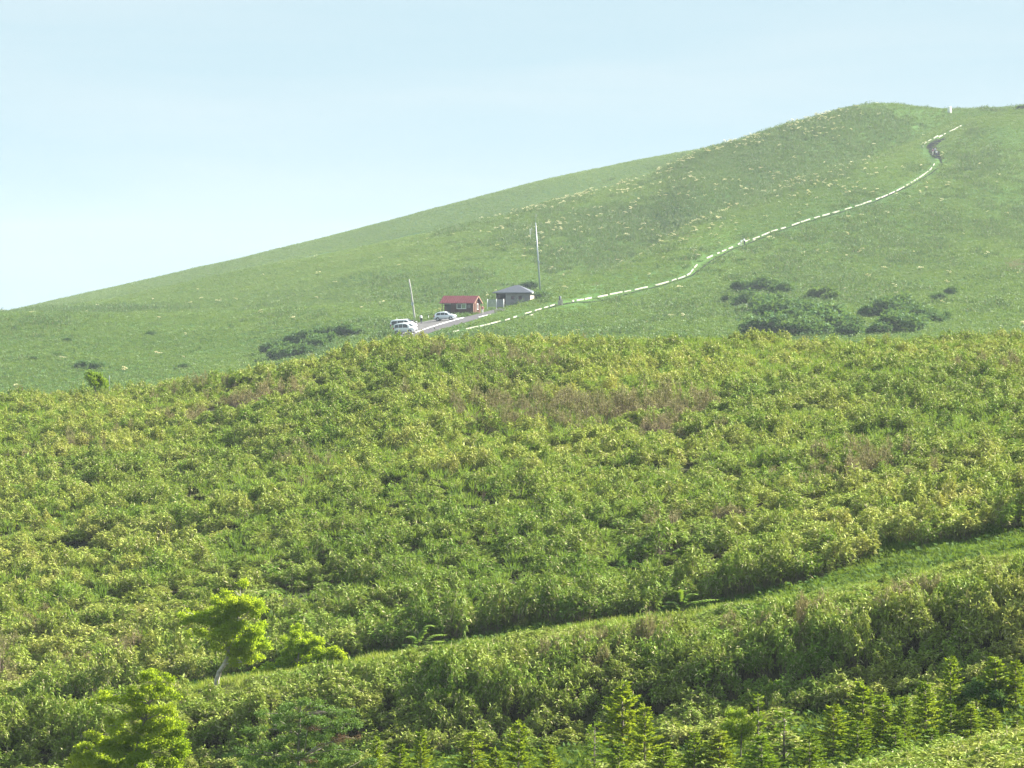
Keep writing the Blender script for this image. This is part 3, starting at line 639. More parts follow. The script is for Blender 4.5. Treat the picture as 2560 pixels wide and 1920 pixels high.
def shrub(px,py,w,label,group=None,light=False,hh=.56,dmin=600):
    """w = width in photo pixels; py = foot of the shrub"""
    q=hit(px,py,dmin); sc=w/2*q.y/F*1.45
    o=bpy.data.objects.new('shrub',random.choice(SL if light else SH)); COL.objects.link(o)
    o.location=q-Vector((0,0,.1)); o.scale=(sc,sc,sc*hh*1.6*random.uniform(.85,1.1)); o.rotation_euler=(0,0,random.random()*6.28)
    return tag(o,label,'shrub',group)
big=[(1860,732,60),(1905,732,62),(1960,736,60),(1868,770,74),(1912,778,70),(1950,770,60),(1935,800,84),(1985,800,84),(2020,782,62),(2080,806,84),(2056,826,90),(2112,822,70),(1935,832,100),(1892,834,70),(1993,836,90),(2030,838,80),(1980,815,70),(2120,840,60)]
for a_,b_,c_ in big: shrub(a_,b_,c_,'dark green shrub in the largest thicket on the right slope','shrubs of the largest thicket')
mid=[(2176,793,56),(2222,792,80),(2262,790,80),(2300,798,76),(2245,830,92),(2200,835,60),(2330,806,56),(2357,803,48),(2290,828,70),(2236,812,70)]
for a_,b_,c_ in mid: shrub(a_,b_,c_,'dark green shrub in the thicket beside and right of the largest one','shrubs of the second thicket')
shrub(2384,736,40,'small dark shrub standing highest on the right slope')
shrub(2348,752,38,'small dark shrub just below the highest one on the right slope')
shrub(2047,750,62,'paler green shrub above the gap between the two thickets',light=True); shrub(2085,754,46,'lesser pale green shrub beside the paler one above the thickets',light=True)
shrub(1822,758,40,'small shrub standing apart at the left edge of the largest thicket',light=True)
left=[(676,884,56),(706,878,62),(722,895,56),(742,868,62),(770,862,60),(752,888,60),(802,850,60),(836,846,56),(868,842,52),(790,872,56),(690,900,50),(822,860,50),(895,838,40)]
for a_,b_,c_ in left: shrub(a_,b_,c_,'dark green shrub in the long thicket in the hollow left of the parked cars','shrubs of the hollow thicket')
for a_,b_,c_,l in ((380,838,26,'small round dark shrub alone in the middle of the left meadow'),(41,826,24,'small dark shrub high at the left edge of the meadow'),(25,884,16,'tiny dark shrub low at the left edge of the meadow'),(88,900,24,'small dark shrub low on the left meadow near the photo edge'),(145,892,24,'small dark shrub left of and above the crest pine'),(240,922,40,'dark shrub on the meadow just behind the crest pine'),(170,855,22,'faint green shrub in the left part of the meadow',),(460,922,26,'small dark shrub low on the meadow above the bamboo crest'),(205,918,34,'low dark shrub on the meadow left of the crest pine')):
    shrub(a_,b_,c_,l)
shrub(1324,724,40,'very dark shrub rising behind the grey building roof',None,False,.62,770)
shrub(1352,749,44,'low dark shrub put in for the shade at the right end of the grey building',None,False,.5,770)  # shrub standing in for a patch of shade

def limb(b,p0,p1,r0,r1,bend=.1,n=5,mi=0):
    p0=Vector(p0);p1=Vector(p1);o=Vector((random.uniform(-1,1),random.uniform(-1,1),random.uniform(0,1)))*(p1-p0).length*bend
    pts=[p0.lerp(p1,t)+o*math.sin(PI*t) for t in [i/n for i in range(n+1)]]; b.tube(pts,[r0+(r1-r0)*i/n for i in range(n+1)],6,mi); return pts
def px_tree(name,base,D,trunk,lobes,leaf_n,leaf,mat,bark,label,cat='tree',group=None,rt=.09,depth=.8,seed=1,shell=.45,asp=.7):
    """trunk / lobes in photo pixels, turned into metres at the tree's own distance D"""
    global rng
    rng=np.random.default_rng(seed); random.seed(seed); g=ground(base,D); root=empty(name,g); tag(root,label,cat,group)
    loc=lambda px,py: un(px,py,D)-g
    tp=[Vector((0,0,-.25))]+[loc(*q)+Vector((0,random.uniform(-.1,.1),0)) for q in trunk]
    b=MB(); b.tube(tp,[rt*(1-.55*i/(len(tp)-1)) for i in range(len(tp))],8); L3=[]
    for (px,py,rx,rz) in lobes:
        c=loc(px,py); c.y=random.uniform(-.5,.5)*depth; rx_=rx*D/F; rz_=rz*D/F
        L3.append((c.x,c.y,c.z,rx_,rx_*.95,rz_)); s=min(tp[1:],key=lambda t:(t-c).length+(2 if t.z>c.z else 0)); limb(b,s,c,rt*.42,rt*.10,.12)
        for k in range(4):
            e=c+Vector((random.uniform(-1,1)*rx_,random.uniform(-1,1)*rx_,random.uniform(-.3,1)*rz_))*.8; limb(b,c,e,rt*.14,rt*.04,.1,3)
    b.build('trunk',bark,root,True)
    # each lobe breaks into smaller twigs of leaves so that the outline is uneven and gaps show
    sub=[]
    for l in L3:
        k=max(5,int(14*l[3]*l[5]/.5))
        for _ in range(k):
            d=rng.normal(size=3); d/=np.linalg.norm(d); r=rng.uniform(.35,1.12); s=rng.uniform(.20,.40)
            sub.append((l[0]+d[0]*r*l[3],l[1]+d[1]*r*l[4],l[2]+d[2]*r*l[5],l[3]*s*1.15,l[4]*s*1.15,l[5]*s*.75))
    me=crown_mesh('crown',sub,leaf_n,leaf,[mat],shell,3,asp); o=bpy.data.objects.new('crown',me); COL.objects.link(o); o.parent=root; return root
px_tree('broadleaf_tree',541,170,[(542,1700),(548,1680),(562,1660),(572,1630),(585,1600),(592,1560),(600,1510)],
   [(602,1490,50,40),(560,1515,38,28),(632,1518,32,28),(575,1550,54,34),(500,1545,46,26),(470,1540,26,16),(520,1575,36,22),(585,1590,56,38),(632,1585,46,38),(560,1620,36,26),(620,1625,42,26),(655,1602,26,18),(610,1655,28,14),(480,1585,28,14)],
   13000,.085,M['alder'],M['bark_pale'],'bright yellow green tree with a bare pale bent trunk at the gully edge',rt=.11,seed=71)
px_tree('broadleaf_tree',345,136,[(345,1970),(338,1900),(345,1850),(362,1800),(372,1760)],
   [(392,1690,36,24),(410,1712,34,26),(372,1708,38,26),(400,1740,44,26),(345,1735,34,24),(318,1762,44,24),(278,1742,34,16),(250,1752,22,12),(385,1775,46,26),(428,1772,22,22),(350,1800,50,28),(415,1812,46,30),(300,1815,46,26),(452,1838,26,22),(250,1840,46,22),(370,1845,60,32),(435,1865,46,30),(285,1865,60,32),(222,1880,44,26),(350,1890,66,32),(455,1893,32,20),(250,1915,66,32),(420,1912,50,30),(330,1930,60,30)],
   16000,.075,M['yellow'],M['bark'],'bushy yellow green tree rising from the bottom edge at the left',rt=.06,seed=72)
px_tree('broadleaf_tree',745,176,[(742,1690),(744,1660),(748,1620),(750,1590)],
   [(735,1590,30,26),(757,1608,38,30),(720,1622,26,26),(774,1632,26,28),(745,1652,40,26),(738,1568,14,14),(760,1675,34,18)],5200,.08,M['alder'],M['bark'],'small leafy yellow green tree right of the pale bent trunk',rt=.05,seed=73)
px_tree('broadleaf_bush',836,177,[(836,1665),(838,1640)],[(825,1645,24,20),(848,1650,22,14),(840,1632,18,12)],520,.11,M['yellow'],M['bark'],'low olive yellow bush at the dark foot of the bamboo slope','bush',rt=.03,seed=74)
px_tree('broadleaf_bush',664,176,[(664,1695),(664,1670)],[(660,1685,24,18),(672,1668,16,16),(650,1700,18,12)],500,.11,M['alder'],M['bark'],'green leafy sapling between the tree with the pale trunk and the small yellow one','bush',rt=.03,seed=75)
px_tree('broadleaf_bush',1852,142,[(1852,1880),(1855,1830),(1862,1790)],[(1862,1790,30,22),(1835,1805,28,22),(1885,1815,28,24),(1850,1835,40,26),(1815,1815,18,12)],1000,.10,M['spruce_dark'],M['bark'],'rounded leafy green bush among the spruce saplings','bush',rt=.03,seed=76)
px_tree('broadleaf_bush',2440,143,[(2440,1770),(2440,1720)],[(2440,1730,46,26),(2480,1745,36,24),(2400,1750,36,22),(2520,1735,36,24)],1200,.10,M['shrub_light'],M['bark'],'dense dark leafy bush between the tall spruce saplings at the right edge','bush',rt=.03,seed=77)

# pinnate plants
def pinnate(px,D,stems,label,seed):
    global rng
    rng=np.random.default_rng(seed); g=ground(px,D); root=empty('fern_leaved_plant',g); tag(root,label,'plant'); b=LB(); st=MB()
    st.tube([(0,0,-.1),(0,0,.25)],[.018,.012],6)
    for (tx,ty,by) in stems:
        tip=un(tx,ty,D)-g; tip.y=random.uniform(-.4,.4); p0=Vector((0,0,.2)); ctl=Vector((tip.x*.35,tip.y*.4,max(tip.z,.3)*1.12))
        pts=[(1-t)**2*p0+2*t*(1-t)*ctl+t*t*tip for t in [i/12 for i in range(13)]]; st.tube(pts,[.012*(1-.7*i/12) for i in range(13)],5)
        for i in range(3,13):
            d=(pts[i]-pts[i-1]).normalized(); a,_=basis(d); l=.42*math.sin(PI*(i/13)**.8)+.08
            for s in (-1,1):
                dd=a*s+d*.5+Vector((0,0,-.15)); v,q=leaves(np.array([pts[i]]),np.array([dd]),l,l*.5,.1,np.array([[0,0,1.]])); b.add(v,q,0)
        dd=(pts[-1]-pts[-3]); v,q=leaves(np.array([pts[-1]]),np.array([dd]),.2,.07,.1,np.array([[0,0,1.]])); b.add(v,q,0)
    st.build('stem',M['bark'],root,True); o=bpy.data.objects.new('foliage',b.mesh('foliage',[M['pinnate']])); COL.objects.link(o); o.parent=root; return root
random.seed(81)
pinnate(1045,171.5,[(1082,1564,0),(1062,1580,0),(1020,1592,0),(1105,1602,0),(1012,1612,0),(1110,1585,0)],'upright fern leaved plant at the dark gully edge, bright against the bamboo',81)
pinnate(1706,171,[(1668,1504,0),(1700,1480,0),(1740,1485,0),(1662,1515,0),(1755,1502,0),(1790,1498,0),(1720,1510,0)],'spreading fern leaved plant on the bank crest below the long bamboo slope',82)

# ------------------------------------------------------------------ conifer saplings
def conifer(seed,H,Wd,mat,whorls=14,tiers_flat=0.0,needle=.10,dead=0,candles=2,dens=1.0):
    global rng
    rng=np.random.default_rng(seed); random.seed(seed); tr=MB(); tr.tube([(0,0,-.2),(0,0,H*.5),(random.uniform(-.03,.03),0,H*.93)],[.035*H/2.5,.022*H/2.5,.006],6)
    lb=LB(); db=LB()
    for w in range(whorls):
        f=(w+.5)/whorls; z=H*(.10+.84*f); nb=random.randint(5,7)
        Lb=Wd*.5*(1-f)**.75*random.uniform(.85,1.15)+.06
        for k in range(nb):
            a=2*PI*(k+random.random()*.6)/nb+w*.7; l=Lb*random.uniform(.5,1.25); up=.10+.55*f-tiers_flat
            p0=Vector((0,0,z+random.uniform(-.11,.11)*H/2.5)); dv=Vector((math.cos(a),math.sin(a),up))
            p1=p0+dv*l+Vector((0,0,.06*l)); tr.tube([p0,p0.lerp(p1,.55)-Vector((0,0,.03*l)),p1],[.010*H/2.5,.007*H/2.5,.003],4,cap=False)
            isd=random.random()<dead and f<.72; tgt=db if isd else lb
            m=int((10+34*l)*dens); t=np.sort(rng.uniform(.16,1.0,m)); base=np.array(p0)+(np.array(p1)-np.array(p0))*t[:,None]
            sd=np.where(rng.random(m)<.5,-1,1); sx=np.array([-math.sin(a),math.cos(a),0]); d=np.array(dv.normalized())[None,:]*.9+sx[None,:]*(sd*rng.uniform(.5,1.1,m))[:,None]; d[:,2]+=rng.normal(.05,.42,m)
            ln=needle*1.35*(1.15-.5*t)*rng.uniform(.8,1.3,m)
            for roll in ((0,0,1.),(1,.3,0)):
                v,q=leaves(base,d,ln,ln*.42,.05,np.tile(roll,(m,1))+rng.normal(size=(m,3))*.25); tgt.add(v,q,0)
            v,q=leaves(np.array([p1]),np.array([dv]),needle*1.1,needle*.35,0); tgt.add(v,q,0)
    m=20; t=np.linspace(.86,1,m); base=np.stack([0*t,0*t,H*t*.97],1); az=rng.random(m)*6.28
    v,q=leaves(base,np.stack([np.cos(az),np.sin(az),1.3+0*az],1),.07,.022,0); lb.add(v,q,0)
    for k in range(candles):
        a=random.random()*6.28; lb.stem((0,0,H*.90),(math.cos(a)*.06*(k>0),math.sin(a)*.06*(k>0),H*(1.0+.02*k)),.012,0)
    tm=tr.mesh('trunk',M['bark'],True); cm=lb.mesh('crown',[mat]); dm=db.mesh('dead_branches',[M['dead']]) if db.n else None
    return tm,cm,dm
CV=[conifer(700,2.5,1.35,M['spruce']),conifer(701,2.5,1.25,M['spruce'],15,.0,.11),conifer(702,2.5,1.5,M['spruce_dark'],14,.05,.11),conifer(703,2.5,1.0,M['spruce'],15,-.1,.10,0,3),conifer(704,2.5,1.1,M['spruce_dark'],8,.0,.10,0,1,.45)]
WID=[1.35,1.25,1.5,1.0,1.1]
def sapling(px,tip,D,w,var,label,group=None):
    g=ground(px,D); top=un(px,tip,D); h=max(.6,top.z-g.z); root=empty('spruce_sapling',g); tag(root,label,'conifer','young spruces in the gully')
    sx=w*D/F/WID[var]*1.65; root.scale=(sx,sx,h/2.5); root.rotation_euler=(0,0,random.random()*6.28)
    tm,cm,dm=CV[var]
    for nm,me in (('trunk',tm),('crown',cm)):
        o=bpy.data.objects.new(nm,me); COL.objects.link(o); o.parent=root
    return root
random.seed(9)
SAP=[(940,1840,141,34,3,'slim spruce sapling with upright candle shoots beside the big fir'),
(999,1858,138,56,1,'squat bushy spruce sapling, second to the right of the big fir'),
(1052,1822,140,52,0,'narrow pointed spruce sapling, third to the right of the big fir'),
(1180,1828,140,84,2,'wide spruce sapling with two thin leader shoots at the bottom edge'),
(1239,1866,137,60,1,'short spruce sapling tucked right of the twin leader one'),
(1296,1799,139,70,0,'shapely spruce sapling with visible trunk below the bank face'),
(1372,1862,137,56,3,'short spruce sapling with crowded candle shoots at the bottom edge'),
(1486,1802,140,62,4,'thin brownish spruce sapling left of the tallest pair'),
(1557,1700,144,92,1,'tallest broad spruce sapling rising in front of the shaded bank'),
(1612,1758,142,64,0,'yellow tipped spruce sapling close right of the tallest one'),
(1548,1858,136,70,2,'low spruce sapling at the foot of the tallest one'),
(1660,1862,135,70,1,'low spruce sapling at the bottom edge under the yellow tipped one'),
(1737,1828,137,70,2,'rounded spruce sapling left of the leafy bush'),
(1800,1826,137,80,1,'full spruce sapling below the leafy bush'),
(1896,1728,142,50,4,'gaunt spruce sapling with a bare upper stem'),
(1961,1768,140,84,4,'sparse brownish spruce sapling right of the gaunt one'),
(1905,1838,135,74,2,'dark low spruce sapling beneath the gaunt one'),
(2085,1758,139,74,0,'straight spruce sapling with a pale thin trunk showing low down'),
(2025,1830,134,70,2,'low dark spruce sapling left of the pale trunked one'),
(2158,1701,141,80,1,'spruce sapling with a pointed bright crown and spreading arms'),
(2145,1800,136,70,2,'lower dark spruce sapling under the spreading armed one'),
(2209,1738,140,60,3,'narrow yellow green spruce sapling in the middle of the right group'),
(2262,1742,139,44,3,'very slender spruce sapling in the right group'),
(2315,1701,141,74,0,'yellowish spruce sapling with dark lower trunk in the right group'),
(2378,1638,143,60,0,'spruce sapling whose thin spire stands highest before the dark bank'),
(2378,1760,137,66,2,'low wide spruce sapling below the thin spire'),
(2429,1760,137,56,1,'spruce sapling with short bright top near the lower right bank'),
(2490,1640,143,76,1,'tall spruce sapling near the right edge in front of shaded bamboo'),
(2484,1772,136,60,0,'spruce sapling below the tall one near the right edge'),
(2541,1648,143,56,0,'spruce sapling cut by the right edge of the photo, the upper one'),
(2545,1788,135,56,2,'spruce sapling cut by the right edge of the photo, the lower one'),
(2240,1815,134,70,2,'dark low spruce sapling in the shade of the slender pair'),
(2330,1822,133,74,2,'dark low spruce sapling just above the lower right bamboo bank')]
for a_ in SAP: sapling(*a_)
def single_conifer(name,px,tip,D,args,label,cat='conifer'):
    g=ground(px,D); h=un(px,tip,D).z-g.z; root=empty(name,g); tag(root,label,cat); tm,cm,dm=conifer(args[0],h,*args[1:])
    for nm,me in (('trunk',tm),('crown',cm),('dead_branches',dm)):
        if me is None: continue
        o=bpy.data.objects.new(nm,me); COL.objects.link(o); o.parent=root
        if nm=='dead_branches': o['label']='brown dead branches low in the crown'
    return root
FL=[(752,1750,26,6),(725,1760,26,7),(777,1757,30,7),(800,1762,22,6),(719,1772,24,7),(831,1772,18,5),(867,1781,24,6),(850,1786,22,6),(786,1786,32,8),(750,1782,28,8),(835,1800,32,7),(870,1797,26,6),(705,1788,24,8),(661,1782,18,6),(764,1802,36,8),(732,1816,34,8),(680,1803,26,7),(800,1815,30,8),(849,1822,36,8),(894,1814,22,7),(645,1828,34,8),(690,1822,26,8),(759,1834,40,8),(715,1845,40,9),(805,1838,30,8),(759,1863,46,9),(687,1862,36,9),(629,1868,34,8),(820,1868,32,8),(872,1878,42,9),(732,1884,46,9),(790,1890,42,9),(587,1888,32,9),(661,1898,46,10),(903,1904,44,9),(850,1908,40,9),(610,1915,44,10),(730,1912,46,10),(790,1918,46,10)]
fr=px_tree('fir_tree',745,135,[(745,2000),(746,1900),(748,1840),(750,1790),(752,1755)],FL,7500,.075,M['fir'],M['bark'],'broad blue green fir with layered boughs and brown dead branches','conifer',rt=.06,seed=79,depth=2.0,asp=.5)
rng=np.random.default_rng(80); loc_=lambda px,py,dy=-1.0: un(px,py,135+dy)-fr.location
for bx in ([(838,1850),(862,1842),(885,1846)],[(800,1860),(830,1856),(850,1852)],[(770,1815),(778,1818),(785,1822)],[(740,1895),(760,1900),(775,1902)]):
    sub=[]; b=MB(); p_=[loc_(760,1890,-.4)]+[loc_(*q) for q in bx]; b.tube(p_,[.03,.022,.015,.008],5)
    for q in bx:
        c=loc_(*q)
        for k in range(4): sub.append((c.x+random.uniform(-.15,.15),c.y+random.uniform(-.2,.2),c.z+random.uniform(-.04,.06),.16,.2,.05))
    me=crown_mesh('dead_needles',sub,230,.06,[M['dead']],.3,2,.4); o=bpy.data.objects.new('dead_needles',me); COL.objects.link(o); o.parent=fr; b.build('dead_branch',M['bark_pale'],o,True)
px_tree('crest_pine',240,334,[(238,975),(234,962),(228,948),(222,936)],
   [(223,932,8,4),(231,938,14,4),(218,943,9,4),(246,939,11,4),(228,946,20,5),(246,950,16,5),(236,955,24,6),(252,960,14,6)],900,.16,M['spruce_dark'],M['bark'],'small wind bent pine on the bamboo crest at the left','conifer',rt=.06,seed=78,depth=.5)

# ------------------------------------------------------------------ posts and stakes
def post(px,D,tip,w,mat,label,name='marker_post',cap=None):
    g=ground(px,D); h=un(px,tip,D).z-g.z; root=MB(); root.tube([(0,0,-.2),(0,0,h*.97),(0,0,h)],[w,w,w*.6],8)
    o=root.build(name,mat,None,True); o.location=g; return tag(o,label,'post')
post(273,335,939,.03,M['galv'],'thin grey post on the bamboo crest beside the small pine')
post(2549,214,1245,.035,M['bark_pale'],'thin pale stake in the bamboo at the right edge','stake')
q=hit(1400,762); post(1400,q.y,740,.20,M['slate'],'short dark signpost standing beside the footpath kerb','signpost')
for k,(a_,b_,hh,l) in enumerate(((1397,762,.75,'small upright white stone at the foot of the dark signpost, the left one'),(1404,762,1.0,'taller upright white stone at the foot of the dark signpost'))):
    q=hit(a_,b_); b=MB(); b.box(-.22,.22,-.2,.2,-.2,hh); o=b.build('marker_stone',M['kerb'],None,False,.04); o.location=q+Vector((0,-.9,0)); tag(o,l,'stone')
for a_,b_,tp,l in ((992,806,794.5,'thin white stake in the grass behind the white vans, the taller one'),(987,806,799.5,'short white stake in the grass behind the white vans'),(1071,800,789,'thin white stake in the grass left of the silver hatchback')):
    q=hit(a_,b_); post(a_,q.y,tp,.06,M['white'],l,'stake')
q=hit(1252,777); b=MB(); b.box(-.55,.55,-.2,.2,-.1,.32); o=b.build('concrete_block',M['kerb'],None,False,.05); o.location=q; tag(o,'low white block at the lane end before the grey building','block')
# summit stone: a tapered white pillar
q=hit(2373,282,1100); q=ground(2373,q.y); b=MB(); w0,w1,h=.56,.38,1.75
b.add([(-w0,-w0,-.3),(w0,-w0,-.3),(w0,w0,-.3),(-w0,w0,-.3),(-w1,-w1,h),(w1,-w1,h),(w1,w1,h),(-w1,w1,h)],[(3,2,1,0),(4,5,6,7),(0,1,5,4),(1,2,6,5),(2,3,7,6),(3,0,4,7)])
o=b.build('summit_pillar',M['white'],None,False,.05); o.location=q; o.rotation_euler=(0,0,-.7); tag(o,'white tapered stone pillar on the hill skyline','pillar')
shrub(2553,275,22,'small brown bush on the skyline at the far right',None,True,.6,1150)

# ------------------------------------------------------------------ poles
def on(px,py,dmin=600): return hit(px,py,dmin)
g=on(1037,804); D=g.y; root=empty('utility_pole',g); tag(root,'pale leaning concrete utility pole behind the white vans','pole')
pts=[Vector((0,0,-.4))]+[un(px,py,D)-g for px,py in ((1036.5,796),(1034,775),(1030.5,750),(1026.5,722),(1022.5,698))]
MB().tube(pts,[.19,.185,.175,.165,.14,.11],10).build('shaft',M['concrete'],root,True)
b=MB(); pm=(un(1031,760,D)-g); b.box(pm.x-.22,pm.x+.22,-.3,-.12,pm.z-.3,pm.z+.3); b.build('clamp_box',M['galv'],root,False,.03)
g=on(1351,730,760); D=g.y; root=empty('antenna_mast',g); tag(root,'tall slim grey antenna mast behind the grey building','mast')
tp=un(1339,557,D)-g; bs=Vector((0,0,-.5)); MB().tube([bs,bs.lerp(tp,.5),tp],[.21,.16,.10],10).build('shaft',M['galv'],root,True)
wt=un(1340.5,534,D)-g; MB().tube([tp,wt],[.04,.018],6).build('whip_antenna',M['galv'],root,True)
a1=un(1325,572,D)-g; a2=un(1326,596,D)-g; m1=a1.lerp(a2,.45); ms=bs.lerp(tp,.84); MB().tube([a1,a2],.055,6).build('dipole',M['white'],root,True)
b=MB(); b.tube([m1,ms],.022,6); b.build('cross_arm',M['galv'],root,True)
a1=un(1329,569,D)-g; a2=un(1329.5,586,D)-g; MB().tube([a1,a2],.028,6).build('dipole',M['galv'],root,True)
e1=un(1352,580,D)-g; MB().tube([bs.lerp(tp,.86),e1],.035,6).build('cross_arm',M['galv'],root,True)
b=MB(); c=bs.lerp(tp,.45); b.box(c.x+.1,c.x+.3,-.3,.0,c.z-.3,c.z+.3); b.build('equipment_box',M['galv'],root,False,.03)

# ------------------------------------------------------------------ red-roofed cabin
g=on(1183,786); D=g.y; sc=F/D
th=R(18); root=empty('red_roof_cabin',g,-th); tag(root,'dark timber cabin with a red metal roof beside the lane','cabin')
# local: origin at right front corner foot; x runs along the front to the left (negative), y back
Lf=79/sc/math.cos(th); Dp_=3.9; Hw=2.15; zt=Hw
rx=root.rotation_euler
zb=-1.2
b=MB(); pr_=1.75                         # porch recess at the left end
b.box(-Lf+pr_,0,0,Dp_,zb,Hw); b.box(-Lf,-Lf+pr_,1.4,Dp_,zb,Hw)
b.add([(-Lf,0+.001,Hw),(-Lf,Dp_,Hw),(-Lf,Dp_/2,Hw+1.08)],[(0,1,2)]); b.add([(0,0,Hw),(0,Dp_,Hw),(0,Dp_/2,Hw+1.08)],[(0,2,1)])
for k in range(9): b.box(-Lf+pr_+.02,-.06,-.025,-.004,.08+k*.235,.10+k*.235)
b.build('wall',M['cabin'],root)
b=MB(); ov=.42; oe=.35; rise=1.08; hr=Dp_/2
def slab(y0,z0,y1,z1,t=.10): b.add([(-Lf-oe,y0,z0),(oe,y0,z0),(oe,y1,z1),(-Lf-oe,y1,z1),(-Lf-oe,y0,z0+t),(oe,y0,z0+t),(oe,y1,z1+t),(-Lf-oe,y1,z1+t)],[(3,2,1,0),(4,5,6,7),(0,1,5,4),(1,2,6,5),(2,3,7,6),(3,0,4,7)])
sl=rise/hr; slab(-ov,Hw-ov*sl+.02,hr,Hw+rise+.02); slab(hr,Hw+rise+.02,Dp_+ov,Hw-ov*sl+.02)
for k in range(16):
    xx=-Lf-oe+.2+k*(Lf+2*oe-.4)/15; b.add([(xx-.03,-ov,Hw-ov*sl+.122),(xx+.03,-ov,Hw-ov*sl+.122),(xx+.03,hr,Hw+rise+.122),(xx-.03,hr,Hw+rise+.122),(xx-.03,-ov,Hw-ov*sl+.17),(xx+.03,-ov,Hw-ov*sl+.17),(xx+.03,hr,Hw+rise+.17),(xx-.03,hr,Hw+rise+.17)],[(4,5,6,7),(0,1,5,4),(1,2,6,5),(3,0,4,7)])
b.build('roof',M['redroof'],root)
b=MB()
for y0,z0,y1,z1 in ((-ov-.01,Hw-ov*sl,hr,Hw+rise),(hr,Hw+rise,Dp_+ov+.01,Hw-ov*sl)):
    b.add([(oe+.003,y0,z0-.10),(oe+.06,y0,z0-.10),(oe+.06,y1,z1-.10),(oe+.003,y1,z1-.10),(oe+.003,y0,z0+.14),(oe+.06,y0,z0+.14),(oe+.06,y1,z1+.14),(oe+.003,y1,z1+.14)],[(3,2,1,0),(4,5,6,7),(0,1,5,4),(1,2,6,5),(2,3,7,6),(3,0,4,7)])
b.build('barge_board',M['cabin_trim'],root)
x0=-Lf*.52; x1=-Lf*.22; z0,z1=.98,1.95
b=MB(); 
for bx in ((x0,x1,z0,z0+.09),(x0,x1,z1-.09,z1),(x0,x0+.09,z0+.09,z1-.09),(x1-.09,x1,z0+.09,z1-.09)): b.box(bx[0],bx[1],-.09,-.03,bx[2],bx[3])
xm=(x0+x1)/2; b.box(xm-.04,xm+.04,-.09,-.03,z0+.09,z1-.09)
wf=b.build('window',M['white'],root); b=MB(); b.box(x0+.09,xm-.04,-.06,-.028,z0+.09,z1-.09); b.build('pane',M['glass'],wf)
b=MB(); b.box(xm+.04,x1-.09,-.06,-.028,z0+.09,z1-.09); pn=b.build('pane',paint('green_reflection_glass',(.16,.24,.10),.15,spec=.6),wf); pn['label']='pane tinted as a reflection of the green slope'  # slope's reflection put into the pane's green colour
b=MB(); b.box(-Lf*.185,-.55,-.08,-.03,1.15,1.75); sg=b.build('sign_board',paint('weathered_board',(.12,.10,.11),.8,var=.7,scale=9),root)
b=MB(); b.box(-Lf+pr_*.25,-Lf+pr_*.85,1.36,1.395,zb,1.95); b.build('door',M['dark'],root)
b=MB(); b.box(-Lf-.0,-Lf+.12,-.0,.12,zb,Hw); b.build('porch_post',M['cabin'],root)
b=MB(); b.box(-Lf,-Lf+pr_-.05,-.03,-.002,Hw-.32,Hw-.14); b.build('porch_beam',paint('pale_beam',(.5,.5,.5),.7),root)
for yy in (.0,1.25,Dp_-.3):
    b=MB(); b.box(.004,.05,yy+.02,yy+.26,zb,Hw); b.build('corner_board',M['cabin_trim'],root)
b=MB(); b.box(.004,.06,2.05,2.75,.85,1.95); wf=b.build('window',M['white'],root); b=MB(); b.box(.055,.068,2.15,2.65,.95,1.85); b.build('pane',M['glass'],wf)

# ------------------------------------------------------------------ grey block building
g=on(1325,768,700); g=ground(1325,772); D=g.y; sc=F/D
th=R(12); zf=un(1325,757,D).z-g.z
root=empty('block_building',(g.x,g.y,un(1325,770,D).z),-th); tag(root,'grey block building with a dark hipped roof beside the mast','building')
Lw=61/sc/math.cos(th); rec=24/sc/math.cos(th); Dd=4.2; Hh=36.5/sc; zb=-1.0
b=MB(); b.box(-Lw,0,0,Dd,zb,Hh)
for k in range(8): b.box(-Lw+.01,-.01,-.012,-.002,.1+k*.33,.125+k*.33)
b.build('wall',M['block'],root)
b=MB(); b.box(.003,.05,.0,Dd,zb,Hh-.02); b.build('end_wall',paint('sunlit_end_wall',(.55,.46,.40),.9,var=.08),root)  # sunlight on this end put into a paler colour than the block
b=MB(); b.box(-Lw-rec,-Lw-.003,1.9,Dd,zb,Hh); b.box(-Lw-rec,-Lw-rec+.2,.0,1.897,zb,Hh); b.build('porch_wall',M['dark'],root)  # shade of the open recess put into near-black walls
for xx in (-Lw*.70,-Lw*.40):
    b=MB(); b.box(xx-.34,xx+.34,-.06,-.014,Hh-1.12,Hh-.44); wf=b.build('window',paint('dark_frame',(.12,.13,.14),.7),root); b=MB(); b.box(xx-.26,xx+.26,-.075,-.062,Hh-1.04,Hh-.52); b.build('pane',M['glass'],wf)
o_=.62; X0,X1,Y0,Y1=-Lw-rec-o_,.45,-o_,Dd+o_; zr=Hh+.02; hp=20/sc; xa=-Lw*.62
b=MB(); t=.16
b.add([(X0,Y0,zr),(X1,Y0,zr),(X1,Y1,zr),(X0,Y1,zr),(X0,Y0,zr+t),(X1,Y0,zr+t),(X1,Y1,zr+t),(X0,Y1,zr+t),(xa-.3,Dd/2,zr+t+hp-.1),(xa+.3,Dd/2,zr+t+hp-.1)],[(3,2,1,0),(0,1,5,4),(1,2,6,5),(2,3,7,6),(3,0,4,7),(4,5,9,8),(5,6,9),(6,7,8,9),(7,4,8)])
b.build('roof',M['slate'],root)
b=MB(); b.box(X1+.003,X1+.06,Y0,Y1,zr-.02,zr+t+.02); b.build('fascia',paint('pale_fascia',(.6,.6,.62),.6),root)

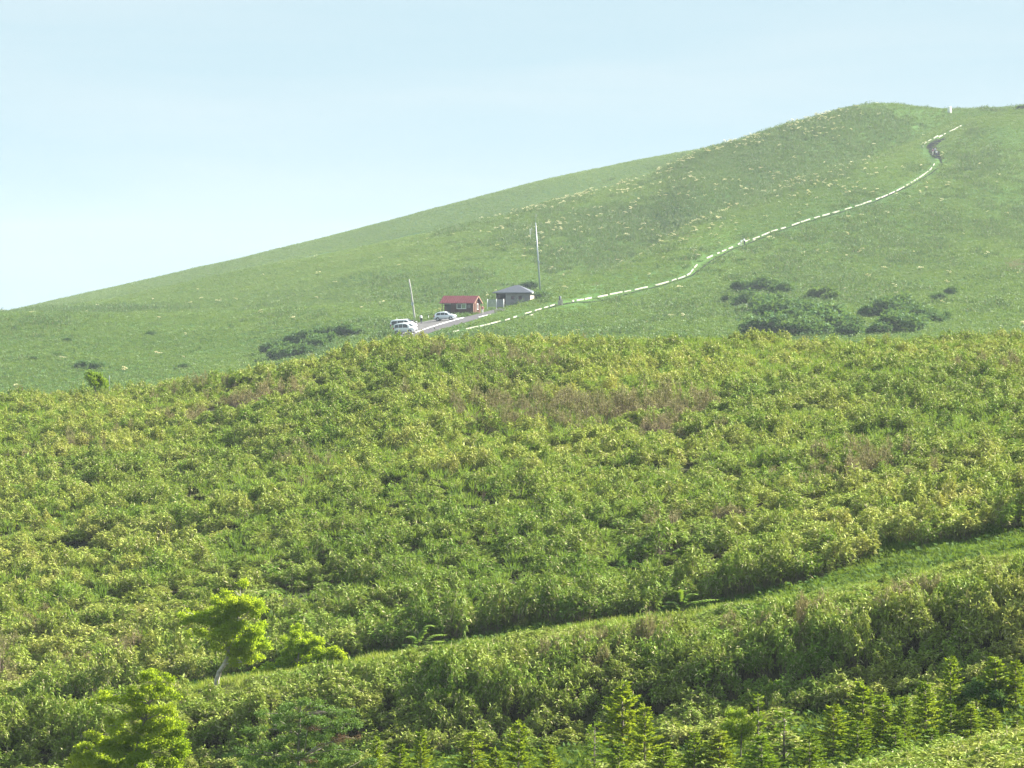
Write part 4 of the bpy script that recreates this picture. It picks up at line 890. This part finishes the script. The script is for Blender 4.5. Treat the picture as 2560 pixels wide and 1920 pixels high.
# fence between cabin and block building
g=on(1259,770,700); g=ground(1259,765); D=g.y; root=empty('mesh_fence',(g.x,g.y,un(1259,768,D).z)); tag(root,'grey mesh fence with three white posts between the two buildings','fence')
sc=F/D; xs=[-(1259-a_)/sc for a_ in (1218.5,1241,1259)]; hF=20/sc
for xx in xs:
    b=MB(); b.tube([(xx,0,-1),(xx,0,hF+.05)],.075,8); b.build('post',M['white'],root,True)
for i in range(2):
    b=MB(); xa,xb=xs[i]+.08,xs[i+1]-.08
    b.box(xa,xb,-.02,.02,hF-.12,hF-.05); b.box(xa,xb,-.02,.02,.08,.14)
    n=int((xb-xa)/.09)
    for k in range(n+1):
        xx=xa+(xb-xa)*k/n; b.box(xx-.036,xx+.036,-.012,.012,.14,hF-.12)
    b.build('panel',M['fencegrey'],root)
# small red brown sign box
g=ground(1292,760); zz=un(1292,773,760).z; root=empty('wooden_box',(g.x,g.y,zz)); tag(root,'small red brown wooden box in the grass before the grey building','box')
MB().box(-.40,.40,-.25,.25,-.6,.62).build('body',M['rust'],root,False,.02); MB().box(-.44,.44,-.29,.29,.623,.68).build('lid',M['cabin_trim'],root,False,.01)

# ------------------------------------------------------------------ cars
def make_car(name,st,mat,wb,loc,rz,label,win,ws,rw,zb=.26,wr=.30,group='cars parked beside the lane'):
    """st: stations (x, z_top, half_top, z_belt, half_belt), x from the tail to the nose"""
    L=st[-1][0]; A=np.array(st,float); at=lambda x:[np.interp(x,A[:,0],A[:,k]) for k in range(1,5)]
    root=empty(name,loc,rz); tag(root,label,'car',group)
    b=MB(); vs=[]; fs=[]; n=len(st)
    for (x,zt,ht,zbl,hb) in st:
        zm=zb+(zbl-zb)*.45
        vs+=[(x-L/2,-hb*.93,zb),(x-L/2,-hb*1.01,zm),(x-L/2,-hb,zbl),(x-L/2,-ht-.04*(zt-zbl>.2),zbl+(zt-zbl)*.85),(x-L/2,-ht*.86,zt),(x-L/2,ht*.86,zt),(x-L/2,ht+.04*(zt-zbl>.2),zbl+(zt-zbl)*.85),(x-L/2,hb,zbl),(x-L/2,hb*1.01,zm),(x-L/2,hb*.93,zb)]
    for i in range(n-1):
        for k in range(10): fs.append((i*10+k,i*10+(k+1)%10,(i+1)*10+(k+1)%10,(i+1)*10+k))
    fs.append(tuple(range(10))); fs.append(tuple(range((n-1)*10,n*10))[::-1]); b.add(vs,fs)
    o=b.build('body',mat,root,True)
    def side(x,f,s,off=.014):
        zt,ht,zbl,hb=at(x); h85=ht+.04*(zt-zbl>.2); z=zbl+(zt-zbl)*f; hw=hb+(h85-hb)*f/.85; return (x-L/2,s*(hw+off),z)
    for s in (-1,1):
        for (xa,xb,fa,fb) in win:
            m=8; vs=[side(xa+(xb-xa)*i/m,.10,s) for i in range(m+1)]
            vs+=[side(xa+(xb-xa)*i/m,fa+(fb-fa)*i/m if False else (.80 if 0<i<m else (fa if i==0 else fb)),s) for i in range(m+1)]
            MB().add(vs,[(i,i+1,m+2+i,m+1+i) for i in range(m)]).build('side_window',M['glass'],root)
    for nm,(xa,xb) in (('windscreen',ws),('rear_window',rw)):
        vs=[];m=5
        for i in range(m+1):
            x=xa+(xb-xa)*i/m; zt,ht,zbl,hb=at(x)
            for k in (-1,-.5,0,.5,1): vs.append((x-L/2,k*ht*.80,zt+.016))
        MB().add(vs,[(i*5+j,i*5+j+1,i*5+5+j+1,i*5+5+j) for i in range(m) for j in range(4)]).build(nm,M['glass'],root)
    for x in wb:
        zt,ht,zbl,hb=at(x)
        for s in (-1,1):
            w=empty('wheel',(x-L/2,s*(hb-.06),wr)); w.parent=root
            MB().tube([(0,-.10,0),(0,.10,0)],wr,18).build('tyre',M['rubber'],w,True)
            MB().tube([(0,s*.101,0),(0,s*.115,0)],wr*.66,14).build('rim',M['alloy'],w,True)
            MB().tube([(x-L/2,s*(hb-.10),wr+.04),(x-L/2,s*(hb+.016),wr+.04)],wr*1.18,20).build('wheel_arch',M['black'],root,True)
    zt,ht,zbl,hb=at(L-.22)
    for s in (-1,1):
        MB().blob((L/2-.22,s*(hb-.13),zbl-.04),(.17,.15,.09),8,6).build('headlight',M['lamp'],root,True)
        zt2,h2,zb2,hb2=at(.12); MB().box(-L/2+.02,-L/2+.22,s*(hb2)-.03,s*(hb2)+.03,zb2-.05,zb2+.28).build('tail_light',M['redlamp'],root,False,.01)
        xm=ws[1]-.12; z3,h3,zl3,hb3=at(xm); MB().blob((xm-L/2,s*(hb3+.09),zl3+.10),(.07,.10,.07),8,6).build('mirror',mat,root,True)
    MB().box(L/2-.30,L/2+.015,-.55,.55,zb+.02,zb+.16).build('bumper',M['black'],root,False,.03)
    return root
def seat_car(root,px,py,rz,dmin=600):
    g=hit(px,py,dmin); d=Vector((math.cos(rz),math.sin(rz))); a=g.xy+d*1.2; b_=g.xy-d*1.2; za,zb_=float(tz(*a)),float(tz(*b_))
    n=Vector((-d.y,d.x)); c=g.xy+n*.7; e=g.xy-n*.7; zc,ze=float(tz(*c)),float(tz(*e))
    root.location=(g.x,g.y,(za+zb_)/2+.055); root.rotation_euler=(math.atan2(zc-ze,1.4),-math.atan2(za-zb_,2.4),rz)
hatch=[(0,.82,.55,.6,.66),(.06,1.0,.60,.75,.78),(.32,1.34,.58,.92,.82),(.75,1.50,.58,.96,.835),(1.3,1.53,.58,.95,.84),(1.95,1.52,.58,.93,.84),(2.4,1.40,.58,.92,.84),(3.0,1.0,.68,.88,.83),(3.5,.88,.68,.78,.80),(3.75,.76,.62,.66,.74),(3.85,.55,.55,.48,.66)]
rz=R(-14)
c=make_car('hatchback_car',hatch,M['silver'],(.72,3.05),(0,0,0),0,'silver hatchback parked on the gravel in front of the cabin',[(.55,1.25,.35,.8),(1.31,2.0,.8,.8),(2.06,2.62,.8,.15)],(2.38,2.98),(.1,.34)); seat_car(c,1114,801.5,rz)
van=[(0,.9,.60,.6,.70),(.05,1.30,.62,.85,.80),(.22,1.70,.62,.98,.83),(.6,1.78,.62,1.0,.84),(1.6,1.80,.62,.98,.84),(2.3,1.74,.62,.95,.84),(2.65,1.55,.62,.94,.84),(3.25,1.08,.70,.92,.83),(3.55,.95,.68,.84,.80),(3.75,.8,.62,.7,.74),(3.82,.58,.55,.5,.66)]
rz=R(-24)
c=make_car('minivan_car',van,M['whitecar'],(.68,3.02),(0,0,0),0,'white compact minivan with dark side windows nearest the bamboo crest',[(.3,.95,.7,.8),(1.02,1.72,.8,.8),(1.80,2.72,.8,.2)],(2.62,3.22),(.06,.24)); seat_car(c,1015,835,rz)
van2=[(0,1.0,.70,.6,.78),(.05,1.6,.72,.95,.85),(.2,1.92,.72,1.05,.87),(.6,1.98,.72,1.06,.88),(2.6,1.98,.72,1.06,.88),(3.0,1.92,.72,1.05,.88),(3.5,1.55,.72,1.03,.88),(3.95,1.12,.74,1.0,.86),(4.15,.95,.70,.85,.82),(4.25,.6,.6,.55,.74)]
rz=R(-20)
c=make_car('van_car',van2,M['whitecar'],(.85,3.35),(0,0,0),0,'larger white van half hidden behind the white minivan',[(.3,1.3,.75,.8),(1.4,2.5,.8,.8),(2.6,3.4,.8,.5)],(3.0,3.6),(.06,.2),wr=.32); seat_car(c,1010,828.5,rz)

# motorcycle beside the van
def motorcycle(px,py,rz):
    g=hit(px,py); root=empty('motorcycle',g+Vector((0,0,.06)),rz); tag(root,'dark motorcycle parked close to the nose of the white vans','motorcycle')
    for x in (-.68,.68):
        w=empty('wheel',(x,0,.31)); w.parent=root; b=MB(); n=16
        vs=[];fs=[]
        for i in range(n):
            a=2*PI*i/n
            for j in range(6):
                t=2*PI*j/6; r=.25+.06*math.cos(t); vs.append((r*math.cos(a),.055*math.sin(t),r*math.sin(a)))
        for i in range(n):
            for j in range(6): fs.append((i*6+j,i*6+(j+1)%6,((i+1)%n)*6+(j+1)%6,((i+1)%n)*6+j))
        b.add(vs,fs).build('tyre',M['rubber'],w,True); MB().tube([(0,-.03,0),(0,.03,0)],.20,12).build('rim',M['alloy'],w,True)
    MB().blob((.12,0,.82),(.30,.16,.15)).build('tank',M['black'],root,True); MB().blob((-.38,0,.80),(.36,.14,.08)).build('seat',M['rubber'],root,True)
    MB().box(-.25,.28,-.16,.16,.28,.66).build('engine',M['alloy'],root,False,.05)
    b=MB(); b.tube([(.68,-.08,.31),(.46,-.07,.98)],.028,6); b.tube([(.68,.08,.31),(.46,.07,.98)],.028,6); b.build('fork',M['alloy'],root,True)
    MB().tube([(.36,-.36,1.02),(.46,-.1,1.04),(.46,.1,1.04),(.36,.36,1.02)],.018,6).build('handlebar',M['black'],root,True)
    MB().blob((.58,0,.92),(.10,.10,.10)).build('headlight',M['lamp'],root,True); MB().tube([(-.05,.17,.3),(-.75,.19,.38)],[.035,.055],8).build('exhaust',M['alloy'],root,True)
    MB().box(-.80,-.48,-.2,.2,.92,1.24).build('luggage_box',M['black'],root,False,.04)
motorcycle(1037,819,R(60))

# ------------------------------------------------------------------ people
def tubes(b,pts,rad,n=8): b.tube(pts,rad,n); [b.blob(p,r*.98,8,6) for p,r in zip(pts,rad)]
def remesh(o,v=.014):
    m=o.modifiers.new('weld','REMESH'); m.mode='VOXEL'; m.voxel_size=v; m.use_smooth_shade=True
    s=o.modifiers.new('smooth','SMOOTH'); s.factor=.5; s.iterations=3
def person(loc,rz,label,top,legs,pose='stand',h=1.68,pack=None,group=None,sleeve=True,hat=None):
    k=h/1.70; root=empty('person',loc,rz); root.scale=(k,k,k); tag(root,label,'person',group)
    # facing -Y; joints per pose
    J=dict(pel=(0,0,.93),che=(0,0,1.26),nek=(0,.01,1.45),hed=(0,-.02,1.585))
    if pose=='stand': A={-1:[(-.19,0,1.40),(-.24,.02,1.12),(-.24,-.06,.87)],1:[(.19,0,1.40),(.24,.02,1.12),(.23,-.08,.87)]}; Lg={-1:[(-.10,0,.91),(-.11,-.01,.49),(-.12,.02,.08)],1:[(.10,0,.91),(.11,-.02,.49),(.13,.02,.08)]}
    elif pose=='walk': A={-1:[(-.19,0,1.40),(-.24,.10,1.13),(-.23,.02,.90)],1:[(.19,0,1.40),(.24,-.06,1.13),(.22,-.24,.97)]}; Lg={-1:[(-.10,0,.91),(-.10,-.19,.52),(-.11,-.14,.10)],1:[(.10,0,.91),(.11,.10,.50),(.12,.36,.13)]}
    else:                      # leaning forward
        J=dict(pel=(0,.10,.92),che=(0,-.08,1.20),nek=(0,-.22,1.35),hed=(0,-.31,1.44)); A={-1:[(-.18,-.16,1.30),(-.22,-.30,1.07),(-.18,-.42,.86)],1:[(.18,-.16,1.30),(.22,-.28,1.07),(.20,-.40,.86)]}; Lg={-1:[(-.10,.10,.90),(-.11,-.04,.50),(-.12,.05,.08)],1:[(.10,.10,.90),(.12,.12,.48),(.13,.26,.08)]}
    V=lambda q:Vector(q); b=MB(); pel,che,nek,hed=[V(J[q]) for q in ('pel','che','nek','hed')]
    b.blob(pel,(.155,.11,.13)); b.blob(pel.lerp(che,.5),(.135,.10,.18)); b.blob(che,(.165,.115,.20)); tubes(b,[che,nek,hed],[.10,.058,.06])
    b.blob(hed,(.075,.095,.115),14,10); b.blob(hed+V((0,-.045,-.06)),(.052,.055,.05)); b.blob(hed+V((0,-.103,-.012)),(.014,.02,.022),6,5)
    for s in (-1,1): b.blob(hed+V((s*.078,.01,-.01)),(.012,.022,.032),6,5)
    for s in (-1,1):
        a=[V(q) for q in A[s]]; tubes(b,[che+V((s*.11,0,.12)),a[0],a[1],a[2]],[.06,.056,.042,.030])
        d=(a[2]-a[1]).normalized(); hc=a[2]+d*.055; b.blob(hc,(.022,.042,.055)); 
        for i,(off,l) in enumerate(((-.030,.070),(-.010,.082),(.011,.078),(.031,.062))):
            f0=hc+V((0,off,-.0))+d*.035; f1=f0+d*l*.55; f2=f1+(d+V((0,-.35,0))).normalized()*l*.5; tubes(b,[f0,f1,f2],[.0105,.0095,.008],6)
        t0=hc+V((0,-.035,.02)); tubes(b,[t0,t0+d*.03+V((0,-.03,0)),t0+d*.065+V((0,-.035,0))],[.013,.011,.009],6)
        l=[V(q) for q in Lg[s]]; tubes(b,l,[.088,.058,.038]); f=l[2]+V((0,-.07,-.045)); b.blob(f,(.045,.125,.042))
    o=b.build('body',M['skin'],root,True); remesh(o,.011)
    b=MB(); b.blob(hed+V((0,.018,.022)),(.086,.098,.108),14,10); o=b.build('hair' if not hat else 'hat',M['hair'] if not hat else hat,root,True)
    if hat: 
        b=MB(); b.tube([hed+V((0,0,.055)),hed+V((0,0,.068))],.15,16); b.build('hat_brim',hat,root,True)
    for s in (-1,1):
        MB().blob(hed+V((s*.030,-.088,.008)),(.011,.008,.008),6,5).build('eye',M['hair'],root,True)
    MB().blob(hed+V((0,-.098,-.062)),(.024,.010,.006),6,5).build('mouth',paint('lips',(.36,.15,.13),.6),root,True)
    b=MB(); b.blob(pel+V((0,0,.06)),(.175,.13,.12)); b.blob(pel.lerp(che,.5),(.155,.12,.19)); b.blob(che,(.185,.135,.20)); b.blob(che.lerp(nek,.55),(.12,.085,.09))
    for s in (-1,1):
        a=[V(q) for q in A[s]]; tubes(b,[che+V((s*.11,0,.12)),a[0],a[0].lerp(a[1],.7) if sleeve else a[0].lerp(a[1],.5)],[.078,.074,.062])
    o=b.build('shirt',top,root,True); remesh(o,.014)
    b=MB(); b.blob(pel,(.172,.128,.13))
    for s in (-1,1):
        l=[V(q) for q in Lg[s]]; tubes(b,[l[0],l[1],l[2].lerp(l[1],.08)],[.104,.075,.062])
    o=b.build('trousers',legs,root,True); remesh(o,.014)
    for s in (-1,1):
        f=V(Lg[s][2])+V((0,-.07,-.04)); MB().blob(f,(.054,.135,.05)).build('shoe',M['black'],root,True)
    if pack: 
        b=MB(); c=che+V((0,.19,-.02)); b.blob(c,(.15,.11,.23)); b.build('backpack',pack,root,True)
    return root
def stand(px,py,dmin=600,lift=.06): g=hit(px,py,dmin); return g+Vector((0,0,lift))
person(stand(1206,788.5),R(10),'person in a rose top and pale trousers beside the cabin gable',M['shirt_red'],M['trousers_pale'],'walk',1.72)
person(stand(1053,809.5),R(200),'person in a white shirt with dark trousers standing behind the vans',M['shirt_white'],M['trousers'],'lean',1.68)
person(stand(1853,616),R(150),'person in a pale shirt bending over the kerb halfway up the path',M['shirt_white'],M['trousers_pale'],'lean',1.6)
person(stand(1861,613),R(205),'person in white with dark trousers, right of the pair halfway up the path',M['shirt_white'],M['trousers'],'lean',1.6)
person(stand(2332,389,900,.1),R(15),'person in a mauve top walking down the dark upper bend of the path',M['shirt_purple'],M['trousers_pale'],'walk',1.72)
person(stand(2341,393,900,.1),R(-10),'person in a white shirt at the front of the group on the upper bend',M['shirt_white'],M['trousers'],'walk',1.72)
person(stand(2338,386,900,.1),R(5),'person in a grey blue shirt at the back of the group on the upper bend',M['shirt_grey'],M['trousers'],'stand',1.66)

# ------------------------------------------------------------------ haze
b=MB(); zlo=float(Z.min())-1.0; zhi=max(float(Z.max())+8,3.0)
b.box(-1150,1150,-12,3150,zlo,zhi); hz=b.build('haze',None); hz.data.materials.clear()
m,nt,out=new_mat('haze_air'); pv=nt.nodes.new('ShaderNodeVolumePrincipled'); pv.inputs['Color'].default_value=(.80,.90,1.0,1); pv.inputs['Density'].default_value=.00010; pv.inputs['Anisotropy'].default_value=.0
nt.links.new(pv.outputs[0],out.inputs['Volume']); hz.data.materials.append(m); tag(hz,'thin pale summer haze over the hills',kind='stuff'); hz.display_type='WIRE'

# ------------------------------------------------------------------ light and sky
SUN=Vector((.76,.40,.56)).normalized(); el=math.asin(SUN.z); az=math.atan2(SUN.x,SUN.y)
sl_=bpy.data.lights.new('sun','SUN'); sl_.energy=5.0; sl_.angle=R(.5); sl_.color=(1.0,.94,.84); so=bpy.data.objects.new('sun',sl_); COL.objects.link(so)
so.rotation_euler=(-SUN).to_track_quat('-Z','Y').to_euler(); so.location=(0,0,200)
w=bpy.data.worlds.new('World'); scene.world=w; w.use_nodes=True; nt=w.node_tree; bg=nt.nodes['Background']
sky=nt.nodes.new('ShaderNodeTexSky'); sky.sky_type='NISHITA'; sky.sun_disc=False; sky.sun_elevation=el; sky.sun_rotation=az; sky.altitude=600; sky.air_density=1.0; sky.dust_density=.6; sky.ozone_density=2.5
tc=nt.nodes.new('ShaderNodeTexCoord'); mp=nt.nodes.new('ShaderNodeMapping'); mp.inputs['Scale'].default_value=(5,5,34); mp.inputs['Rotation'].default_value=(0,R(4),0); nt.links.new(tc.outputs['Generated'],mp.inputs['Vector'])
no=nt.nodes.new('ShaderNodeTexNoise'); no.inputs['Scale'].default_value=1.6; no.inputs['Detail'].default_value=3; no.inputs['Distortion'].default_value=.4; nt.links.new(mp.outputs[0],no.inputs['Vector'])
mr=nt.nodes.new('ShaderNodeMapRange'); mr.inputs['From Min'].default_value=.38; mr.inputs['From Max'].default_value=.72; mr.inputs['To Min'].default_value=0; mr.inputs['To Max'].default_value=1; nt.links.new(no.outputs['Fac'],mr.inputs['Value'])
tn=nt.nodes.new('ShaderNodeMix'); tn.data_type='RGBA'; tn.blend_type='MULTIPLY'; tn.inputs['Factor'].default_value=1; nt.links.new(sky.outputs['Color'],tn.inputs['A']); tn.inputs['B'].default_value=(.33,.47,.62,1)
cc=mixc(nt,tn.outputs['Result'],mixc(nt,(2.78,3.74,4.15),(3.2,3.95,4.25),mr.outputs[0]),.94); nt.links.new(cc,bg.inputs['Color']); bg.inputs["Strength"].default_value=.05

scene.view_settings.view_transform='Standard'; scene.view_settings.look='None'; scene.view_settings.exposure=2.05; scene.view_settings.gamma=1.0
cy=scene.cycles; cy.use_denoising=True; cy.denoising_prefilter='NONE'; cy.max_bounces=6; cy.diffuse_bounces=2; cy.transmission_bounces=4; cy.volume_bounces=0; cy.transparent_max_bounces=4; cy.volume_step_rate=1.0
